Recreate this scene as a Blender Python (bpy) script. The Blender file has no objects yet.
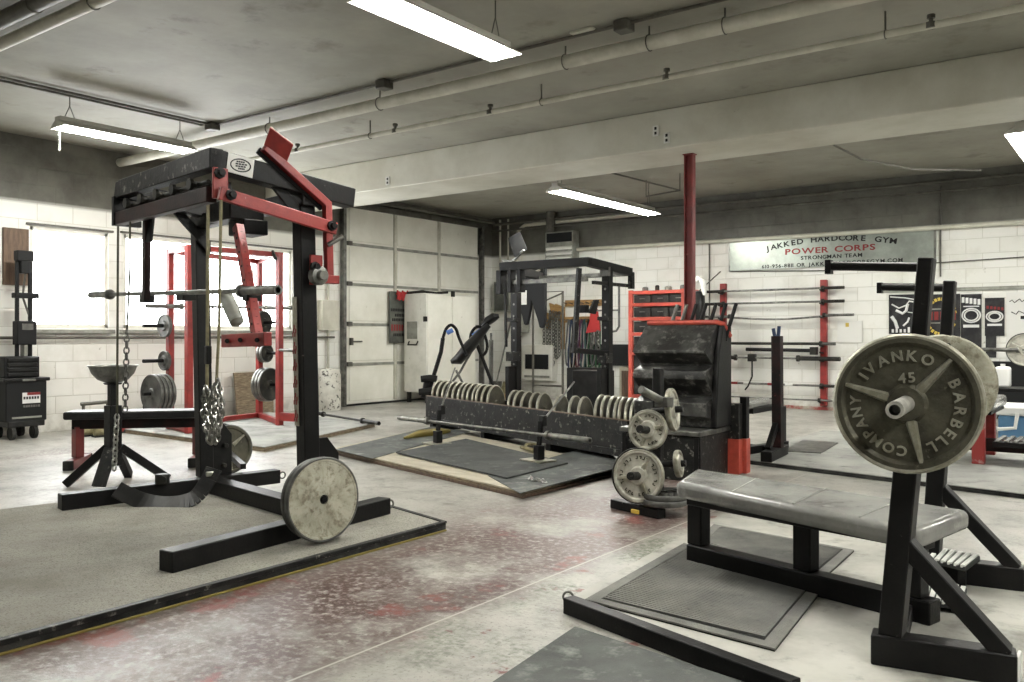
import bpy, bmesh, math, random
from mathutils import Vector as V, Matrix
RND = random.Random(11)
SC = bpy.context.scene
COL = SC.collection
rad = math.radians

# ------------------------------------------------------------------ materials
def mat(name, col, rough=.55, metal=0.0, col2=None, scale=6, lo=.42, hi=.62, col3=None, scale3=30, lo3=.6, hi3=.7,
        bump=0.0, bscale=60, stretch=(1, 1, 1)):
    m = bpy.data.materials.new(name); m.use_nodes = True
    nt = m.node_tree; N = nt.nodes; L = nt.links
    b = N['Principled BSDF']
    b.inputs['Roughness'].default_value = rough; b.inputs['Metallic'].default_value = metal
    tc = N.new('ShaderNodeTexCoord'); mp = N.new('ShaderNodeMapping'); mp.inputs['Scale'].default_value = stretch
    L.new(tc.outputs['Object'], mp.inputs['Vector'])
    def noise(s, d=6):
        n = N.new('ShaderNodeTexNoise'); n.inputs['Scale'].default_value = s; n.inputs['Detail'].default_value = d
        n.inputs['Roughness'].default_value = .65
        L.new(mp.outputs[0], n.inputs['Vector']); return n.outputs[0]
    def ramp(x, a, c):
        r = N.new('ShaderNodeMapRange'); r.inputs['From Min'].default_value = a; r.inputs['From Max'].default_value = c
        L.new(x, r.inputs['Value']); return r.outputs[0]
    def mix(f, A, B):
        x = N.new('ShaderNodeMix'); x.data_type = 'RGBA'
        L.new(f, x.inputs[0])
        for s, v in ((6, A), (7, B)):
            if isinstance(v, tuple): x.inputs[s].default_value = (*v, 1)
            else: L.new(v, x.inputs[s])
        return x.outputs[2]
    c = col
    if col2: c = mix(ramp(noise(scale), lo, hi), c, col2)
    if col3: c = mix(ramp(noise(scale3, 8), lo3, hi3), c, col3)
    if isinstance(c, tuple): b.inputs['Base Color'].default_value = (*c, 1)
    else: L.new(c, b.inputs['Base Color'])
    if bump:
        bp = N.new('ShaderNodeBump'); bp.inputs['Strength'].default_value = bump; bp.inputs['Distance'].default_value = .01
        L.new(noise(bscale, 4), bp.inputs['Height']); L.new(bp.outputs[0], b.inputs['Normal'])
    if sum(col[:3]) < .08: b.inputs['Specular IOR Level'].default_value = .2
    m_help[name] = (noise, ramp, mix, N, L, b, mp, tc)
    return m
m_help = {}
def emit(name, col, s):
    m = bpy.data.materials.new(name); m.use_nodes = True
    N = m.node_tree.nodes; b = N['Principled BSDF']
    b.inputs['Base Color'].default_value = (*col, 1)
    b.inputs['Emission Color'].default_value = (*col, 1); b.inputs['Emission Strength'].default_value = s
    return m

BLACK = mat('black_steel', (.005, .005, .005), .45, 0, (.010, .0095, .009), 5, .4, .7, (.11, .105, .095), 26, .68, .76, bump=.15, bscale=40)
BLACKW = mat('worn_black_paint', (.008, .008, .008), .5, 0, (.020, .020, .018), 7, .4, .65, (.26, .25, .22), 20, .58, .72, bump=.3, bscale=30)
BROWNB = mat('dark_red_brown_paint', (.024, .009, .008), .5, 0, (.010, .007, .0065), 6, .4, .6, bump=.15)
RED = mat('red_paint', (.29, .026, .021), .42, 0, (.17, .016, .014), 6, .4, .65, (.42, .22, .19), 30, .68, .76, bump=.12)
DRED = mat('dark_red_paint', (.14, .018, .015), .45, 0, (.09, .012, .011), 6, .4, .65)
ORED = mat('orange_red_paint', (.44, .065, .04), .5, 0, (.28, .04, .026), 6, .4, .65, (.6, .4, .33), 26, .66, .75)
CHROME = mat('bright_steel', (.45, .45, .42), .3, 1.0, (.25, .25, .23), 14, .4, .6)
GREYST = mat('dull_steel', (.22, .22, .2), .4, .8, (.09, .09, .085), 10, .4, .65)
IRON = mat('bare_cast_iron', (.085, .08, .055), .5, .4, (.04, .037, .026), 9, .4, .65, (.2, .19, .14), 40, .64, .76, bump=.4, bscale=60)
IRONL = mat('polished_iron_edge', (.42, .41, .34), .42, .6, (.26, .25, .19), 14, .4, .6)
IRONW = mat('worn_pale_plate', (.46, .45, .36), .6, 0, (.33, .32, .24), 14, .38, .6, (.20, .18, .125), 30, .50, .64, bump=.3, bscale=50)
IRONG = mat('grey_iron', (.12, .12, .11), .5, .3, (.055, .055, .05), 9, .4, .6)
IRONS = mat('silver_painted_iron', (.50, .49, .42), .45, .3, (.30, .29, .24), 12, .4, .65, bump=.2)
DARKI = mat('dark_iron', (.02, .02, .018), .5, .3, (.05, .047, .038), 9, .45, .65)
RUB = mat('black_rubber', (.009, .009, .0085), .75, 0, (.05, .05, .046), 5, .4, .65, bump=.3, bscale=120)
MATG = mat('grey_rubber_mat', (.11, .118, .11), .75, 0, (.045, .05, .046), 2.4, .36, .64, (.26, .265, .245), 8, .54, .74, bump=.3, bscale=150)
MATL = mat('dusty_rubber_mat', (.40, .40, .37), .75, 0, (.22, .225, .205), 1.6, .36, .64, (.12, .125, .115), 6, .54, .74, bump=.25, bscale=140)
MATD = mat('dark_rubber_mat', (.06, .064, .06), .8, 0, (.025, .027, .025), 2.6, .38, .62, (.15, .155, .145), 10, .56, .74, bump=.4, bscale=150)
PLY = mat('plywood', (.50, .46, .36), .65, 0, (.38, .34, .25), 3, .38, .62, (.26, .23, .17), 9, .62, .75, stretch=(1, 4, 1))
PLYE = mat('plywood_edge', (.27, .215, .135), .7, 0, (.10, .07, .04), 12, .4, .6, stretch=(1, 1, 12))
WOOD = mat('yellow_wood', (.36, .22, .07), .6, 0, (.24, .13, .04), 8, .4, .6, stretch=(1, 1, 5))
WOODD = mat('brown_board', (.14, .09, .055), .65, 0, (.09, .055, .035), 6, .4, .6, stretch=(6, 6, 1))
CARPET = mat('speckled_carpet', (.42, .405, .35), .95, 0, (.24, .23, .19), 1.7, .36, .68, (.12, .115, .095), 130, .50, .66, bump=1.0, bscale=260)
YELLOW = mat('yellow_strip', (.22, .18, .035), .6, 0, (.2, .15, .03), 9, .4, .6)
PADL = mat('grey_vinyl', (.26, .26, .24), .22, 0, (.16, .16, .15), 3, .38, .62, (.40, .40, .38), 7, .6, .78, bump=.15, bscale=25)
PADK = mat('black_vinyl', (.010, .010, .010), .34, 0, (.022, .022, .021), 6, .4, .65)
WHITE = mat('old_white_enamel', (.74, .73, .665), .5, 0, (.60, .59, .52), 3, .4, .65, (.24, .22, .16), 12, .66, .76)
WHITEP = mat('white_plastic', (.80, .80, .77), .45)
PEEL = mat('peeling_white_paint', (.68, .67, .6), .6, 0, (.5, .49, .43), 4, .4, .6, (.06, .055, .045), 12, .56, .6, bump=.4, bscale=20)
DOORP = mat('garage_door_paint', (.82, .81, .73), .55, 0, (.70, .69, .60), 1.3, .38, .64, (.36, .33, .25), 7, .66, .8)
GREYB = mat('grey_box_paint', (.30, .31, .27), .5, 0, (.2, .2, .17), 6, .4, .6)
SIGNG = mat('grey_green_sign', (.11, .118, .10), .5, 0, (.05, .053, .045), 3, .35, .6)
PIPEP = mat('painted_pipe', (.60, .585, .50), .5, 0, (.46, .45, .37), 3, .4, .62)
PIPED = mat('dark_pipe', (.11, .105, .085), .5, 0, (.06, .055, .045), 4, .4, .6)
BEAMP = mat('beam_paint', (.64, .63, .55), .6, 0, (.50, .485, .40), 1.0, .38, .64, (.2, .18, .13), 7, .70, .76, bump=.2, bscale=14)
COLR = mat('dark_red_column_paint', (.20, .022, .02), .42, 0, (.12, .018, .016), 5, .38, .62, (.36, .16, .13), 18, .66, .76)
BLUE = mat('cooler_blue', (.10, .24, .42), .45)
BLUEF = mat('blue_foam', (.10, .22, .60), .6)
CLOTHR = mat('red_cloth', (.42, .03, .03), .8)
STRAPY = mat('tan_strap', (.27, .24, .13), .8, 0, (.17, .15, .08), 20, .4, .6)
STRAPG = mat('olive_strap', (.06, .06, .03), .8, 0, (.03, .03, .017), 20, .4, .6)
PAPER = mat('paper', (.72, .72, .68), .7)
INK = mat('ink_black', (.015, .015, .015), .6)
INKR = mat('ink_red', (.20, .014, .014), .6)
INKY = mat('ink_yellow', (.55, .40, .06), .6)
INKW = mat('ink_white', (.72, .72, .7), .6)
POSTER = mat('black_poster', (.022, .022, .024), .35, 0, (.06, .06, .06), 5, .45, .7)
BOARD = mat('chalkboard_dark', (.012, .0125, .013), .6)
BINB = mat('dusty_black_bin', (.012, .012, .012), .6, 0, (.04, .04, .037), 6, .42, .62, (.13, .125, .11), 20, .62, .74)
HOPP = mat('dusty_black_hopper', (.014, .014, .013), .36, 0, (.06, .06, .056), 4, .42, .64, (.20, .195, .18), 12, .54, .74, bump=.3, bscale=25)
CHIP = mat('chipped_black_red', (.010, .009, .009), .5, 0, (.028, .012, .011), 5, .42, .6, (.2, .05, .04), 24, .64, .70)
BAND = mat('weathered_red', (.30, .03, .025), .5, 0, (.5, .45, .42), 5, .5, .62)
TUBE = emit('tube_glow', (1, .99, .94), 92)
WINDOW = emit('daylight_pane', (.97, .99, 1.0), 9.0)
REFL = mat('fixture_enamel', (.52, .51, .46), .4)
B = {n: mat('band_' + n, c, .7) for n, c in dict(red=(.10, .015, .02), blue=(.02, .04, .09), green=(.02, .08, .03), purple=(.06, .02, .06), black=(.01, .01, .01), grey=(.12, .125, .12), teal=(.025, .07, .07)).items()}

# diamond plate: silver with a raised cross-hatch
DIAM = mat('diamond_plate', (.36, .39, .35), .34, .5, (.22, .245, .215), 2, .35, .65)
(_n, _r, _m, N, L, b, mp, tc) = m_help['diamond_plate']
w = N.new('ShaderNodeTexChecker'); w.inputs['Scale'].default_value = 15; mp.inputs['Rotation'].default_value = (0, rad(45), 0)
L.new(mp.outputs[0], w.inputs['Vector'])
bp = N.new('ShaderNodeBump'); bp.inputs['Strength'].default_value = .8; bp.inputs['Distance'].default_value = .01
L.new(w.outputs['Fac'], bp.inputs['Height']); L.new(bp.outputs[0], b.inputs['Normal'])

# painted block wall (courses run along the wall); upper band has the shade above the lamp reflectors painted in
def wallmat(name, axis, band=True):
    m = mat(name, (.80, .80, .75), .6)
    noise, ramp, mix, N, L, b, mp, tc = m_help[name]
    sx = N.new('ShaderNodeSeparateXYZ'); L.new(tc.outputs['Object'], sx.inputs[0])
    cb = N.new('ShaderNodeCombineXYZ'); L.new(sx.outputs[axis], cb.inputs[0]); L.new(sx.outputs[2], cb.inputs[1])
    br = N.new('ShaderNodeTexBrick'); L.new(cb.outputs[0], br.inputs['Vector'])
    br.inputs['Scale'].default_value = 1; br.inputs['Brick Width'].default_value = .42; br.inputs['Row Height'].default_value = .21
    br.inputs['Mortar Size'].default_value = .006; br.inputs['Mortar Smooth'].default_value = .4
    br.inputs['Color1'].default_value = (.82, .82, .77, 1); br.inputs['Color2'].default_value = (.78, .775, .72, 1)
    br.inputs['Mortar'].default_value = (.64, .63, .565, 1)
    c = mix(ramp(noise(1.3), .50, .74), br.outputs['Color'], (.64, .63, .56))
    c = mix(ramp(noise(9, 8), .67, .76), c, (.30, .28, .22))
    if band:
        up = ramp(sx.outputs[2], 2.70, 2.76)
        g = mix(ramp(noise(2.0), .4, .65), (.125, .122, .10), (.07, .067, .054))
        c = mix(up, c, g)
        lowb = ramp(sx.outputs[2], .30, .02)
        nz = N.new('ShaderNodeMath'); nz.operation = 'MULTIPLY'; L.new(lowb, nz.inputs[0]); L.new(ramp(noise(3.0), .35, .6), nz.inputs[1])
        c = mix(nz.outputs[0], c, (.36, .345, .29))
    L.new(c, b.inputs['Base Color'])
    bp = N.new('ShaderNodeBump'); bp.inputs['Strength'].default_value = .5; bp.inputs['Distance'].default_value = .02
    inv = N.new('ShaderNodeMath'); inv.operation = 'SUBTRACT'; inv.inputs[0].default_value = 1; L.new(br.outputs['Fac'], inv.inputs[1])
    L.new(inv.outputs[0], bp.inputs['Height']); L.new(bp.outputs[0], b.inputs['Normal'])
    return m
BLUNT = mat('sleeve_steel', (.62, .61, .56), .42, .5, (.42, .41, .37), 16, .4, .62)
DIMW = mat('grey_block_paint', (.30, .30, .27), .7, 0, (.2, .2, .18), 2, .4, .6)
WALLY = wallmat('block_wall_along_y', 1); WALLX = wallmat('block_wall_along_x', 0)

# concrete floor: pale worn paint, maroon remains, red and green spots, one saw-cut joint
FLOOR = mat('painted_concrete', (.4, .4, .35), .5)
noise, ramp, mix, N, L, b, mp, tc = m_help['painted_concrete']
def along(axis, a, b_, c_, d_):
    s = N.new('ShaderNodeSeparateXYZ'); L.new(tc.outputs['Object'], s.inputs[0])
    u = ramp(s.outputs[axis], a, b_); v = ramp(s.outputs[axis], d_, c_)
    k = N.new('ShaderNodeMath'); k.operation = 'MULTIPLY'; L.new(u, k.inputs[0]); L.new(v, k.inputs[1]); return k.outputs[0]
def mul(a, b_):
    k = N.new('ShaderNodeMath'); k.operation = 'MULTIPLY'; L.new(a, k.inputs[0]); L.new(b_, k.inputs[1]); return k.outputs[0]
c = mix(ramp(noise(1.1), .36, .66), (.46, .45, .41), (.29, .28, .245))
grain = ramp(noise(34, 8), .40, .62)
c = mix(mul(ramp(noise(5, 9), .48, .66), ramp(noise(18, 8), .38, .6)), c, (.17, .16, .135))
aisle = mul(along(0, -3.9, -3.1, -2.35, -2.15), along(1, .8, 1.4, 6.2, 7.0))
grain2 = ramp(noise(26, 9), .30, .52)
mar = mul(mul(aisle, ramp(noise(1.3, 7), .34, .50)), grain2)
c = mix(mar, c, (.075, .034, .030))
far = mul(mul(along(0, -9.8, -9.0, -6.2, -5.6), ramp(noise(1.0, 6), .50, .64)), grain)
c = mix(far, c, (.13, .07, .062))
red = mul(mul(aisle, ramp(noise(2.6, 6), .585, .64)), grain2); c = mix(red, c, (.17, .033, .028))
grn = mul(along(0, -2.3, -2.25, -1.5, -1.2), along(1, 2.0, 2.3, 6.0, 6.5)); c = mix(mul(mul(grn, ramp(noise(2.0, 6), .47, .6)), grain), c, (.075, .10, .05))
c = mix(mul(grn, ramp(noise(4.4, 6), .6, .64)), c, (.16, .035, .03))
c = mix(ramp(noise(60, 8), .56, .70), c, (.10, .092, .08))
c = mix(mul(ramp(noise(2.2, 7), .52, .72), grain), c, (.11, .103, .088))
c = mix(along(0, -2.313, -2.307, -2.303, -2.297), c, (.46, .44, .39))
L.new(c, b.inputs['Base Color']); b.inputs['Roughness'].default_value = .42
bp = N.new('ShaderNodeBump'); bp.inputs['Strength'].default_value = .25; bp.inputs['Distance'].default_value = .01
L.new(noise(40, 6), bp.inputs['Height']); L.new(bp.outputs[0], b.inputs['Normal'])

CEIL = mat('ceiling_paint', (.36, .35, .295), .65, 0, (.24, .232, .19), .7, .34, .66, (.15, .143, .112), 2.4, .58, .78, bump=.15, bscale=6)

# ------------------------------------------------------------------ mesh helpers
def frame(d, up=V((0, 0, 1))):
    d = d.normalized()
    if abs(d.dot(up)) > .999: up = V((0, 1, 0))
    x = d.cross(up).normalized(); y = x.cross(d).normalized()
    return x, y, d

class M:
    def __init__(s): s.v = []; s.f = []
    def add(s, vs, fs, mx=None):
        o = len(s.v)
        s.v += [(mx @ V(p)) if mx else V(p) for p in vs]
        s.f += [[i + o for i in f] for f in fs]; return s
    def box(s, c, d, rz=0, R=None):
        x, y, z = d[0] / 2, d[1] / 2, d[2] / 2
        vs = [(-x, -y, -z), (x, -y, -z), (x, y, -z), (-x, y, -z), (-x, -y, z), (x, -y, z), (x, y, z), (-x, y, z)]
        fs = [[3, 2, 1, 0], [4, 5, 6, 7], [0, 1, 5, 4], [1, 2, 6, 5], [2, 3, 7, 6], [3, 0, 4, 7]]
        R = R if R is not None else Matrix.Rotation(rz, 4, 'Z')
        return s.add(vs, fs, Matrix.Translation(V(c)) @ R)
    def bb(s, a, b): return s.box([(p + q) / 2 for p, q in zip(a, b)], [abs(q - p) for p, q in zip(a, b)])
    def beam(s, p, q, w, h, up=(0, 0, 1)):
        p = V(p); q = V(q); x, y, d = frame(q - p, V(up))
        vs = [e + x * a * w / 2 + y * b_ * h / 2 for e in (p, q) for a, b_ in ((-1, -1), (1, -1), (1, 1), (-1, 1))]
        return s.add(vs, [[0, 1, 2, 3], [7, 6, 5, 4], [4, 5, 1, 0], [5, 6, 2, 1], [6, 7, 3, 2], [7, 4, 0, 3]])
    def tube(s, pts, r, n=10, closed=False, flat=None):
        pts = [V(p) for p in pts]; k = len(pts); o = len(s.v); u = None
        for i, p in enumerate(pts):
            if closed: d = pts[(i + 1) % k] - pts[i - 1]
            else: d = pts[min(i + 1, k - 1)] - pts[max(i - 1, 0)]
            d.normalize()
            if u is None: x, y, _ = frame(d)
            else:
                y = (u - d * u.dot(d))
                y = y.normalized() if y.length > 1e-6 else frame(d)[1]
                x = d.cross(y).normalized()
            u = y
            rr = r[i] if isinstance(r, (list, tuple)) else r
            for j in range(n):
                a = 2 * math.pi * j / n
                s.v.append(p + x * math.cos(a) * rr + y * math.sin(a) * rr * (flat or 1))
        m = k if closed else k - 1
        for i in range(m):
            for j in range(n):
                a = o + i * n + j; b_ = o + i * n + (j + 1) % n; c_ = o + ((i + 1) % k) * n
                s.f.append([a, b_, c_ + (j + 1) % n, c_ + j])
        if not closed:
            s.f.append([o + j for j in range(n)][::-1]); s.f.append([o + (k - 1) * n + j for j in range(n)])
        return s
    def rod(s, p, q, r, n=12, r2=None): return s.tube([p, q], [r, r if r2 is None else r2], n)
    def lathe(s, prof, c=(0, 0, 0), ax=(1, 0, 0), n=32):
        x, y, d = frame(V(ax)); o = len(s.v); c = V(c)
        for (r, h) in prof:
            for j in range(n):
                a = 2 * math.pi * j / n
                s.v.append(c + d * h + (x * math.cos(a) + y * math.sin(a)) * r)
        k = len(prof)
        for i in range(k - 1):
            for j in range(n):
                s.f.append([o + i * n + j, o + i * n + (j + 1) % n, o + (i + 1) * n + (j + 1) % n, o + (i + 1) * n + j])
        return s
    def prism(s, pts, ext):
        pts = [V(p) for p in pts]; e = V(ext); k = len(pts); o = len(s.v)
        s.v += pts + [p + e for p in pts]
        s.f.append([o + i for i in range(k)][::-1]); s.f.append([o + k + i for i in range(k)])
        for i in range(k): s.f.append([o + i, o + (i + 1) % k, o + k + (i + 1) % k, o + k + i])
        return s
    def slab(s, xy, z0, z1): return s.prism([(p[0], p[1], z0) for p in xy], (0, 0, z1 - z0))
    def torus(s, c, ax, R, r, n=16, m=8, sx=1.0):
        x, y, d = frame(V(ax)); c = V(c)
        return s.tube([c + x * R * math.cos(2 * math.pi * i / n) + y * R * sx * math.sin(2 * math.pi * i / n) for i in range(n)], r, m, True)
    def chain(s, pts, L=.034, r=.0045):
        pts = [V(p) for p in pts]; seg = []; k = 0
        for a, b_ in zip(pts, pts[1:]):
            n = max(1, round((b_ - a).length / (L * .78)))
            for i in range(n):
                p = a.lerp(b_, (i + .5) / n); x, y, d = frame(b_ - a)
                side = x if k % 2 else y
                hw = L * .34; ring = []
                for t in range(10):
                    an = 2 * math.pi * t / 10
                    ring.append(p + side * math.cos(an) * hw + d * (math.sin(an) * L * .5))
                s.tube(ring, r, 6, True); k += 1
        return s

def smooth(pts, n=5):
    pts = [V(p) for p in pts]; P = [pts[0]] + pts + [pts[-1]]; out = []
    for i in range(1, len(P) - 2):
        for k in range(n):
            t = k / n; a, b_, c_, d = P[i - 1:i + 3]
            out.append(.5 * (2 * b_ + (c_ - a) * t + (2 * a - 5 * b_ + 4 * c_ - d) * t * t + (3 * b_ - a - 3 * c_ + d) * t ** 3))
    return out + [pts[-1]]
ORG = {}
def build(m, name, mt, parent=None, bevel=0, origin=None, seg=2, ang=38):
    o0 = ORG[parent] if parent is not None else V(origin) if origin is not None else V((0, 0, 0))
    me = bpy.data.meshes.new(name)
    me.from_pydata([tuple(p - o0) for p in m.v], [], m.f)
    bm = bmesh.new(); bm.from_mesh(me); bmesh.ops.recalc_face_normals(bm, faces=bm.faces); bm.to_mesh(me); bm.free()
    me.materials.append(mt)
    me.polygons.foreach_set('use_smooth', [True] * len(me.polygons)); me.set_sharp_from_angle(angle=rad(ang))
    o = bpy.data.objects.new(name, me); COL.objects.link(o)
    ORG[o] = o0
    if parent is not None: o.parent = parent
    else: o.location = o0
    if bevel:
        bv = o.modifiers.new('bevel', 'BEVEL'); bv.width = bevel; bv.segments = seg; bv.limit_method = 'ANGLE'; bv.angle_limit = rad(40)
    return o
def tag(o, label=None, cat=None, group=None, kind=None):
    if label: o['label'] = label
    if cat: o['category'] = cat
    if group: o['group'] = group
    if kind: o['kind'] = kind
    return o
def thing(name, label, cat, loc, group=None):
    o = bpy.data.objects.new(name, None); COL.objects.link(o); o.location = loc; o.empty_display_size = .1
    ORG[o] = V(loc); return tag(o, label, cat, group)
def struct(m, name, mt, parent=None, bevel=0):
    o = build(m, name, mt, parent, bevel)
    if parent is None: o['kind'] = 'structure'
    return o
def kids(o): return [c for c in bpy.data.objects if c.parent == o]
def clone(root, loc, rot=None, label=None, group=None, scale=None):
    r = root.copy(); COL.objects.link(r); r.location = loc
    if rot is not None: r.rotation_euler = rot
    if scale: r.scale = scale
    tag(r, label, None, group)
    for ch in kids(root):
        c_ = ch.copy(); COL.objects.link(c_); c_.parent = r
        for g in kids(ch):
            d = g.copy(); COL.objects.link(d); d.parent = c_
    return r
def face(n): return V(n).to_track_quat('X', 'Z').to_euler()

_tc = {}
def glyph(ch):
    if ch not in _tc:
        cu = bpy.data.curves.new('t', 'FONT'); cu.body = ch; cu.size = 1; cu.extrude = .5; cu.resolution_u = 3; cu.offset = .022
        ob = bpy.data.objects.new('t', cu); COL.objects.link(ob)
        dg = bpy.context.evaluated_depsgraph_get(); dg.update()
        me = bpy.data.meshes.new_from_object(ob.evaluated_get(dg))
        vs = [tuple(v.co) for v in me.vertices]; fs = [list(p.vertices) for p in me.polygons]
        _tc[ch] = (vs, fs, (max(v[0] for v in vs) - min(v[0] for v in vs)) if vs else .3, min((v[0] for v in vs), default=0))
        bpy.data.objects.remove(ob); bpy.data.curves.remove(cu); bpy.data.meshes.remove(me)
    return _tc[ch]
# glyph basis: right, up, out are world vectors
def put(m, ch, pos, right, up, out, size, depth, wide=1.0):
    vs, fs, w_, x0 = glyph(ch)
    right = V(right).normalized(); up = V(up).normalized(); out = V(out).normalized(); pos = V(pos)
    m.add([pos + right * (x - x0 - w_ / 2) * size * wide + up * (y - .35) * size + out * z * depth for x, y, z in vs], fs)
def line_text(m, s, c, right, up, out, size, depth, wide=1.0, gap=.16):
    ws = [(.32 if ch == ' ' else glyph(ch)[2]) * wide + gap for ch in s]
    x = -sum(ws) / 2; c = V(c); r = V(right).normalized()
    for ch, w_ in zip(s, ws):
        if ch != ' ': put(m, ch, c + r * (x + w_ / 2) * size, right, up, out, size, depth, wide)
        x += w_
def arc_text(m, s, c, right, up, out, R, a0, a1, size, depth, wide=1.0):
    # letters from angle a0 to a1 (degrees, counter-clockwise from right); heads point outward
    c = V(c); r = V(right).normalized(); u = V(up).normalized()
    ws = [(.32 if ch == ' ' else glyph(ch)[2]) + .22 for ch in s]; T = sum(ws); x = 0
    for ch, w_ in zip(s, ws):
        a = rad(a0 + (a1 - a0) * (x + w_ / 2) / T); x += w_
        if ch == ' ': continue
        o = r * math.cos(a) + u * math.sin(a); t = r * math.sin(a) - u * math.cos(a)
        put(m, ch, c + o * R, t, o, out, size, depth, wide)
def ordn(i): return ['first', 'second', 'third', 'fourth', 'fifth', 'sixth', 'seventh', 'eighth', 'ninth', 'tenth', 'eleventh', 'twelfth', 'thirteenth', 'fourteenth', 'fifteenth', 'sixteenth', 'seventeenth'][i]
# ------------------------------------------------------------------ camera, world, colour
cam = bpy.data.cameras.new('camera'); co = bpy.data.objects.new('camera', cam); COL.objects.link(co)
cam.sensor_width = 36; cam.lens = 860 / 1024 * 36; cam.shift_y = -5 / 1024; cam.clip_start = .05
co.location = (0, 0, 1.15); co.rotation_euler = (rad(90), 0, rad(36.6)); SC.camera = co
wd = bpy.data.worlds.new('world'); SC.world = wd; wd.use_nodes = True
wd.node_tree.nodes['Background'].inputs[0].default_value = (.75, .78, .8, 1); wd.node_tree.nodes['Background'].inputs[1].default_value = .4
SC.view_settings.view_transform = 'Standard'; SC.view_settings.look = 'None'; SC.view_settings.gamma = 1
SC.view_settings.use_curve_mapping = False; SC.view_settings.exposure = EXPOSURE = .8

# ------------------------------------------------------------------ the room
XW, YW, ZC = -10.6, 13.6, 3.5
XE, YS = 4.5, -4.0
struct(M().bb((XW - .2, YS - .2, -.2), (XE + .2, YW + .2, 0)), 'floor', FLOOR)
struct(M().bb((XW - .2, YS - .2, ZC), (XE + .2, YW + .2, ZC + .2)), 'ceiling', CEIL)
def wall_x(y0, y1, openings):
    m = M(); ys = y0
    for (a, b_, z0, z1) in openings:
        m.bb((XW - .2, ys, 0), (XW, a, ZC)); m.bb((XW - .2, a, 0), (XW, b_, z0)); m.bb((XW - .2, a, z1), (XW, b_, ZC)); ys = b_
    m.bb((XW - .2, ys, 0), (XW, y1, ZC)); return m
WIN = [(4.75, 5.70, 1.25, 2.45), (5.90, 8.60, 1.25, 2.46)]
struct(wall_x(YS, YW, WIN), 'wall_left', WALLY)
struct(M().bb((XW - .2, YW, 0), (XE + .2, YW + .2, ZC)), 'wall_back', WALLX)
struct(M().bb((XE, YS, 0), (XE + .2, YW, ZC)), 'wall_right', DIMW)
struct(M().bb((XW - .2, YS - .2, 0), (XE + .2, YS, ZC)), 'wall_front', DIMW)
struct(M().bb((XW, 8.1, 3.09), (XE, 8.96, ZC)), 'trim_1', BEAMP, bevel=.012)
for i, (a, b_, z0, z1) in enumerate(WIN):
    f = M(); t = .045
    f.bb((XW - .12, a, z0), (XW - .02, a + t, z1)); f.bb((XW - .12, b_ - t, z0), (XW - .02, b_, z1))
    f.bb((XW - .12, a, z1 - t), (XW - .02, b_, z1)); f.bb((XW - .12, a, z0), (XW - .02, b_, z0 + t))
    wf = struct(f, f'window_{i+1}', WHITE, bevel=.004)
    p = M().bb((XW - .10, a + t, z0 + t), (XW - .085, b_ - t, z1 - t)); struct(p, 'pane', WINDOW, wf)
    mu = M(); n = 2 if i == 0 else 4
    for k in range(1, n):
        y = a + (b_ - a) * k / n; mu.bb((XW - .082, y - .012, z0 + t), (XW - .06, y + .012, z1 - t))
    struct(mu, 'mullion', INKW, wf)
    struct(M().bb((XW - .02, a - .06, z0 - .07), (XW + .06, b_ + .06, z0 - .02)), 'window_sill', GREYB, wf, .006)
    struct(M().bb((XW - .01, a - .05, z1 + .01), (XW + .04, b_ + .05, z1 + .035)), 'curtain_rail', PIPED, wf, .004)
# garage door on the left wall
gd = bpy.data.objects.new('door_1', None); COL.objects.link(gd); gd.location = (XW + .03, 11.38, 0); ORG[gd] = V(gd.location); gd['kind'] = 'structure'
ys = [9.68, 10.80, 11.95, 13.10]
for k in range(5):
    z0, z1 = .03 + k * .66, .03 + k * .66 + .65
    m = M().bb((XW + .01, 9.68, z0), (XW + .035, 13.10, z1))
    for a, b_ in zip(ys, ys[1:]): m.bb((XW + .035, a + .05, z0 + .05), (XW + .05, b_ - .05, z1 - .04))
    build(m, 'door_panel', DOORP, gd, .008)
m = M()
for k in range(1, 5): m.bb((XW + .03, 9.68, .03 + k * .66 - .03), (XW + .058, 13.10, .03 + k * .66 + .015))
build(m, 'panel_rail', GREYB, gd, .004)
m = M()
for y in ys[1:3]: m.bb((XW + .03, y - .03, .05), (XW + .06, y + .03, 3.3))
build(m, 'stile', PIPEP, gd, .004)
m = M().bb((XW + .02, 9.56, 0), (XW + .11, 9.62, 3.3)); m.bb((XW + .02, 13.16, 0), (XW + .11, 13.22, 3.3))
build(m, 'door_track', GREYST, gd, .004)
for k in range(1, 5): build(M().box((XW + .07, 9.72, .03 + k * .66), (.04, .10, .07)), 'hinge', PIPED, gd, .005)
build(M().rod((XW + .09, 9.74, 1.06), (XW + .09, 9.98, 1.06), .012).box((XW + .08, 9.75, 1.06), (.05, .05, .12)), 'latch', PIPED, gd, .003)
build(M().rod((XW + .2, 9.5, 3.38), (XW + .2, 13.4, 3.38), .03).bb((XW + .05, 9.55, 3.26), (XW + .09, 13.2, 3.34)), 'torsion_shaft', PIPED, gd)
build(M().bb((XW + .01, 9.6, 0), (XW + .06, 13.2, .03)), 'bottom_seal', RUB, gd)
struct(M().bb((-6.2, YW - .015, 0), (XE, YW, .05)), 'baseboard_back', mat('worn_red_stripe', (.34, .06, .05), .6, 0, (.5, .46, .38), 5, .42, .6))
m = M().rod((-5.2, YW - .07, 2.72), (XE, YW - .07, 2.66), .035).rod((-9.2, YW - .07, 2.76), (-5.2, YW - .07, 2.72), .035)
struct(m, 'trim_2', PIPEP)
struct(M().rod((XW + .06, YS, 1.13), (XW + .06, 9.4, 1.13), .018), 'trim_3', PIPED)
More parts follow.
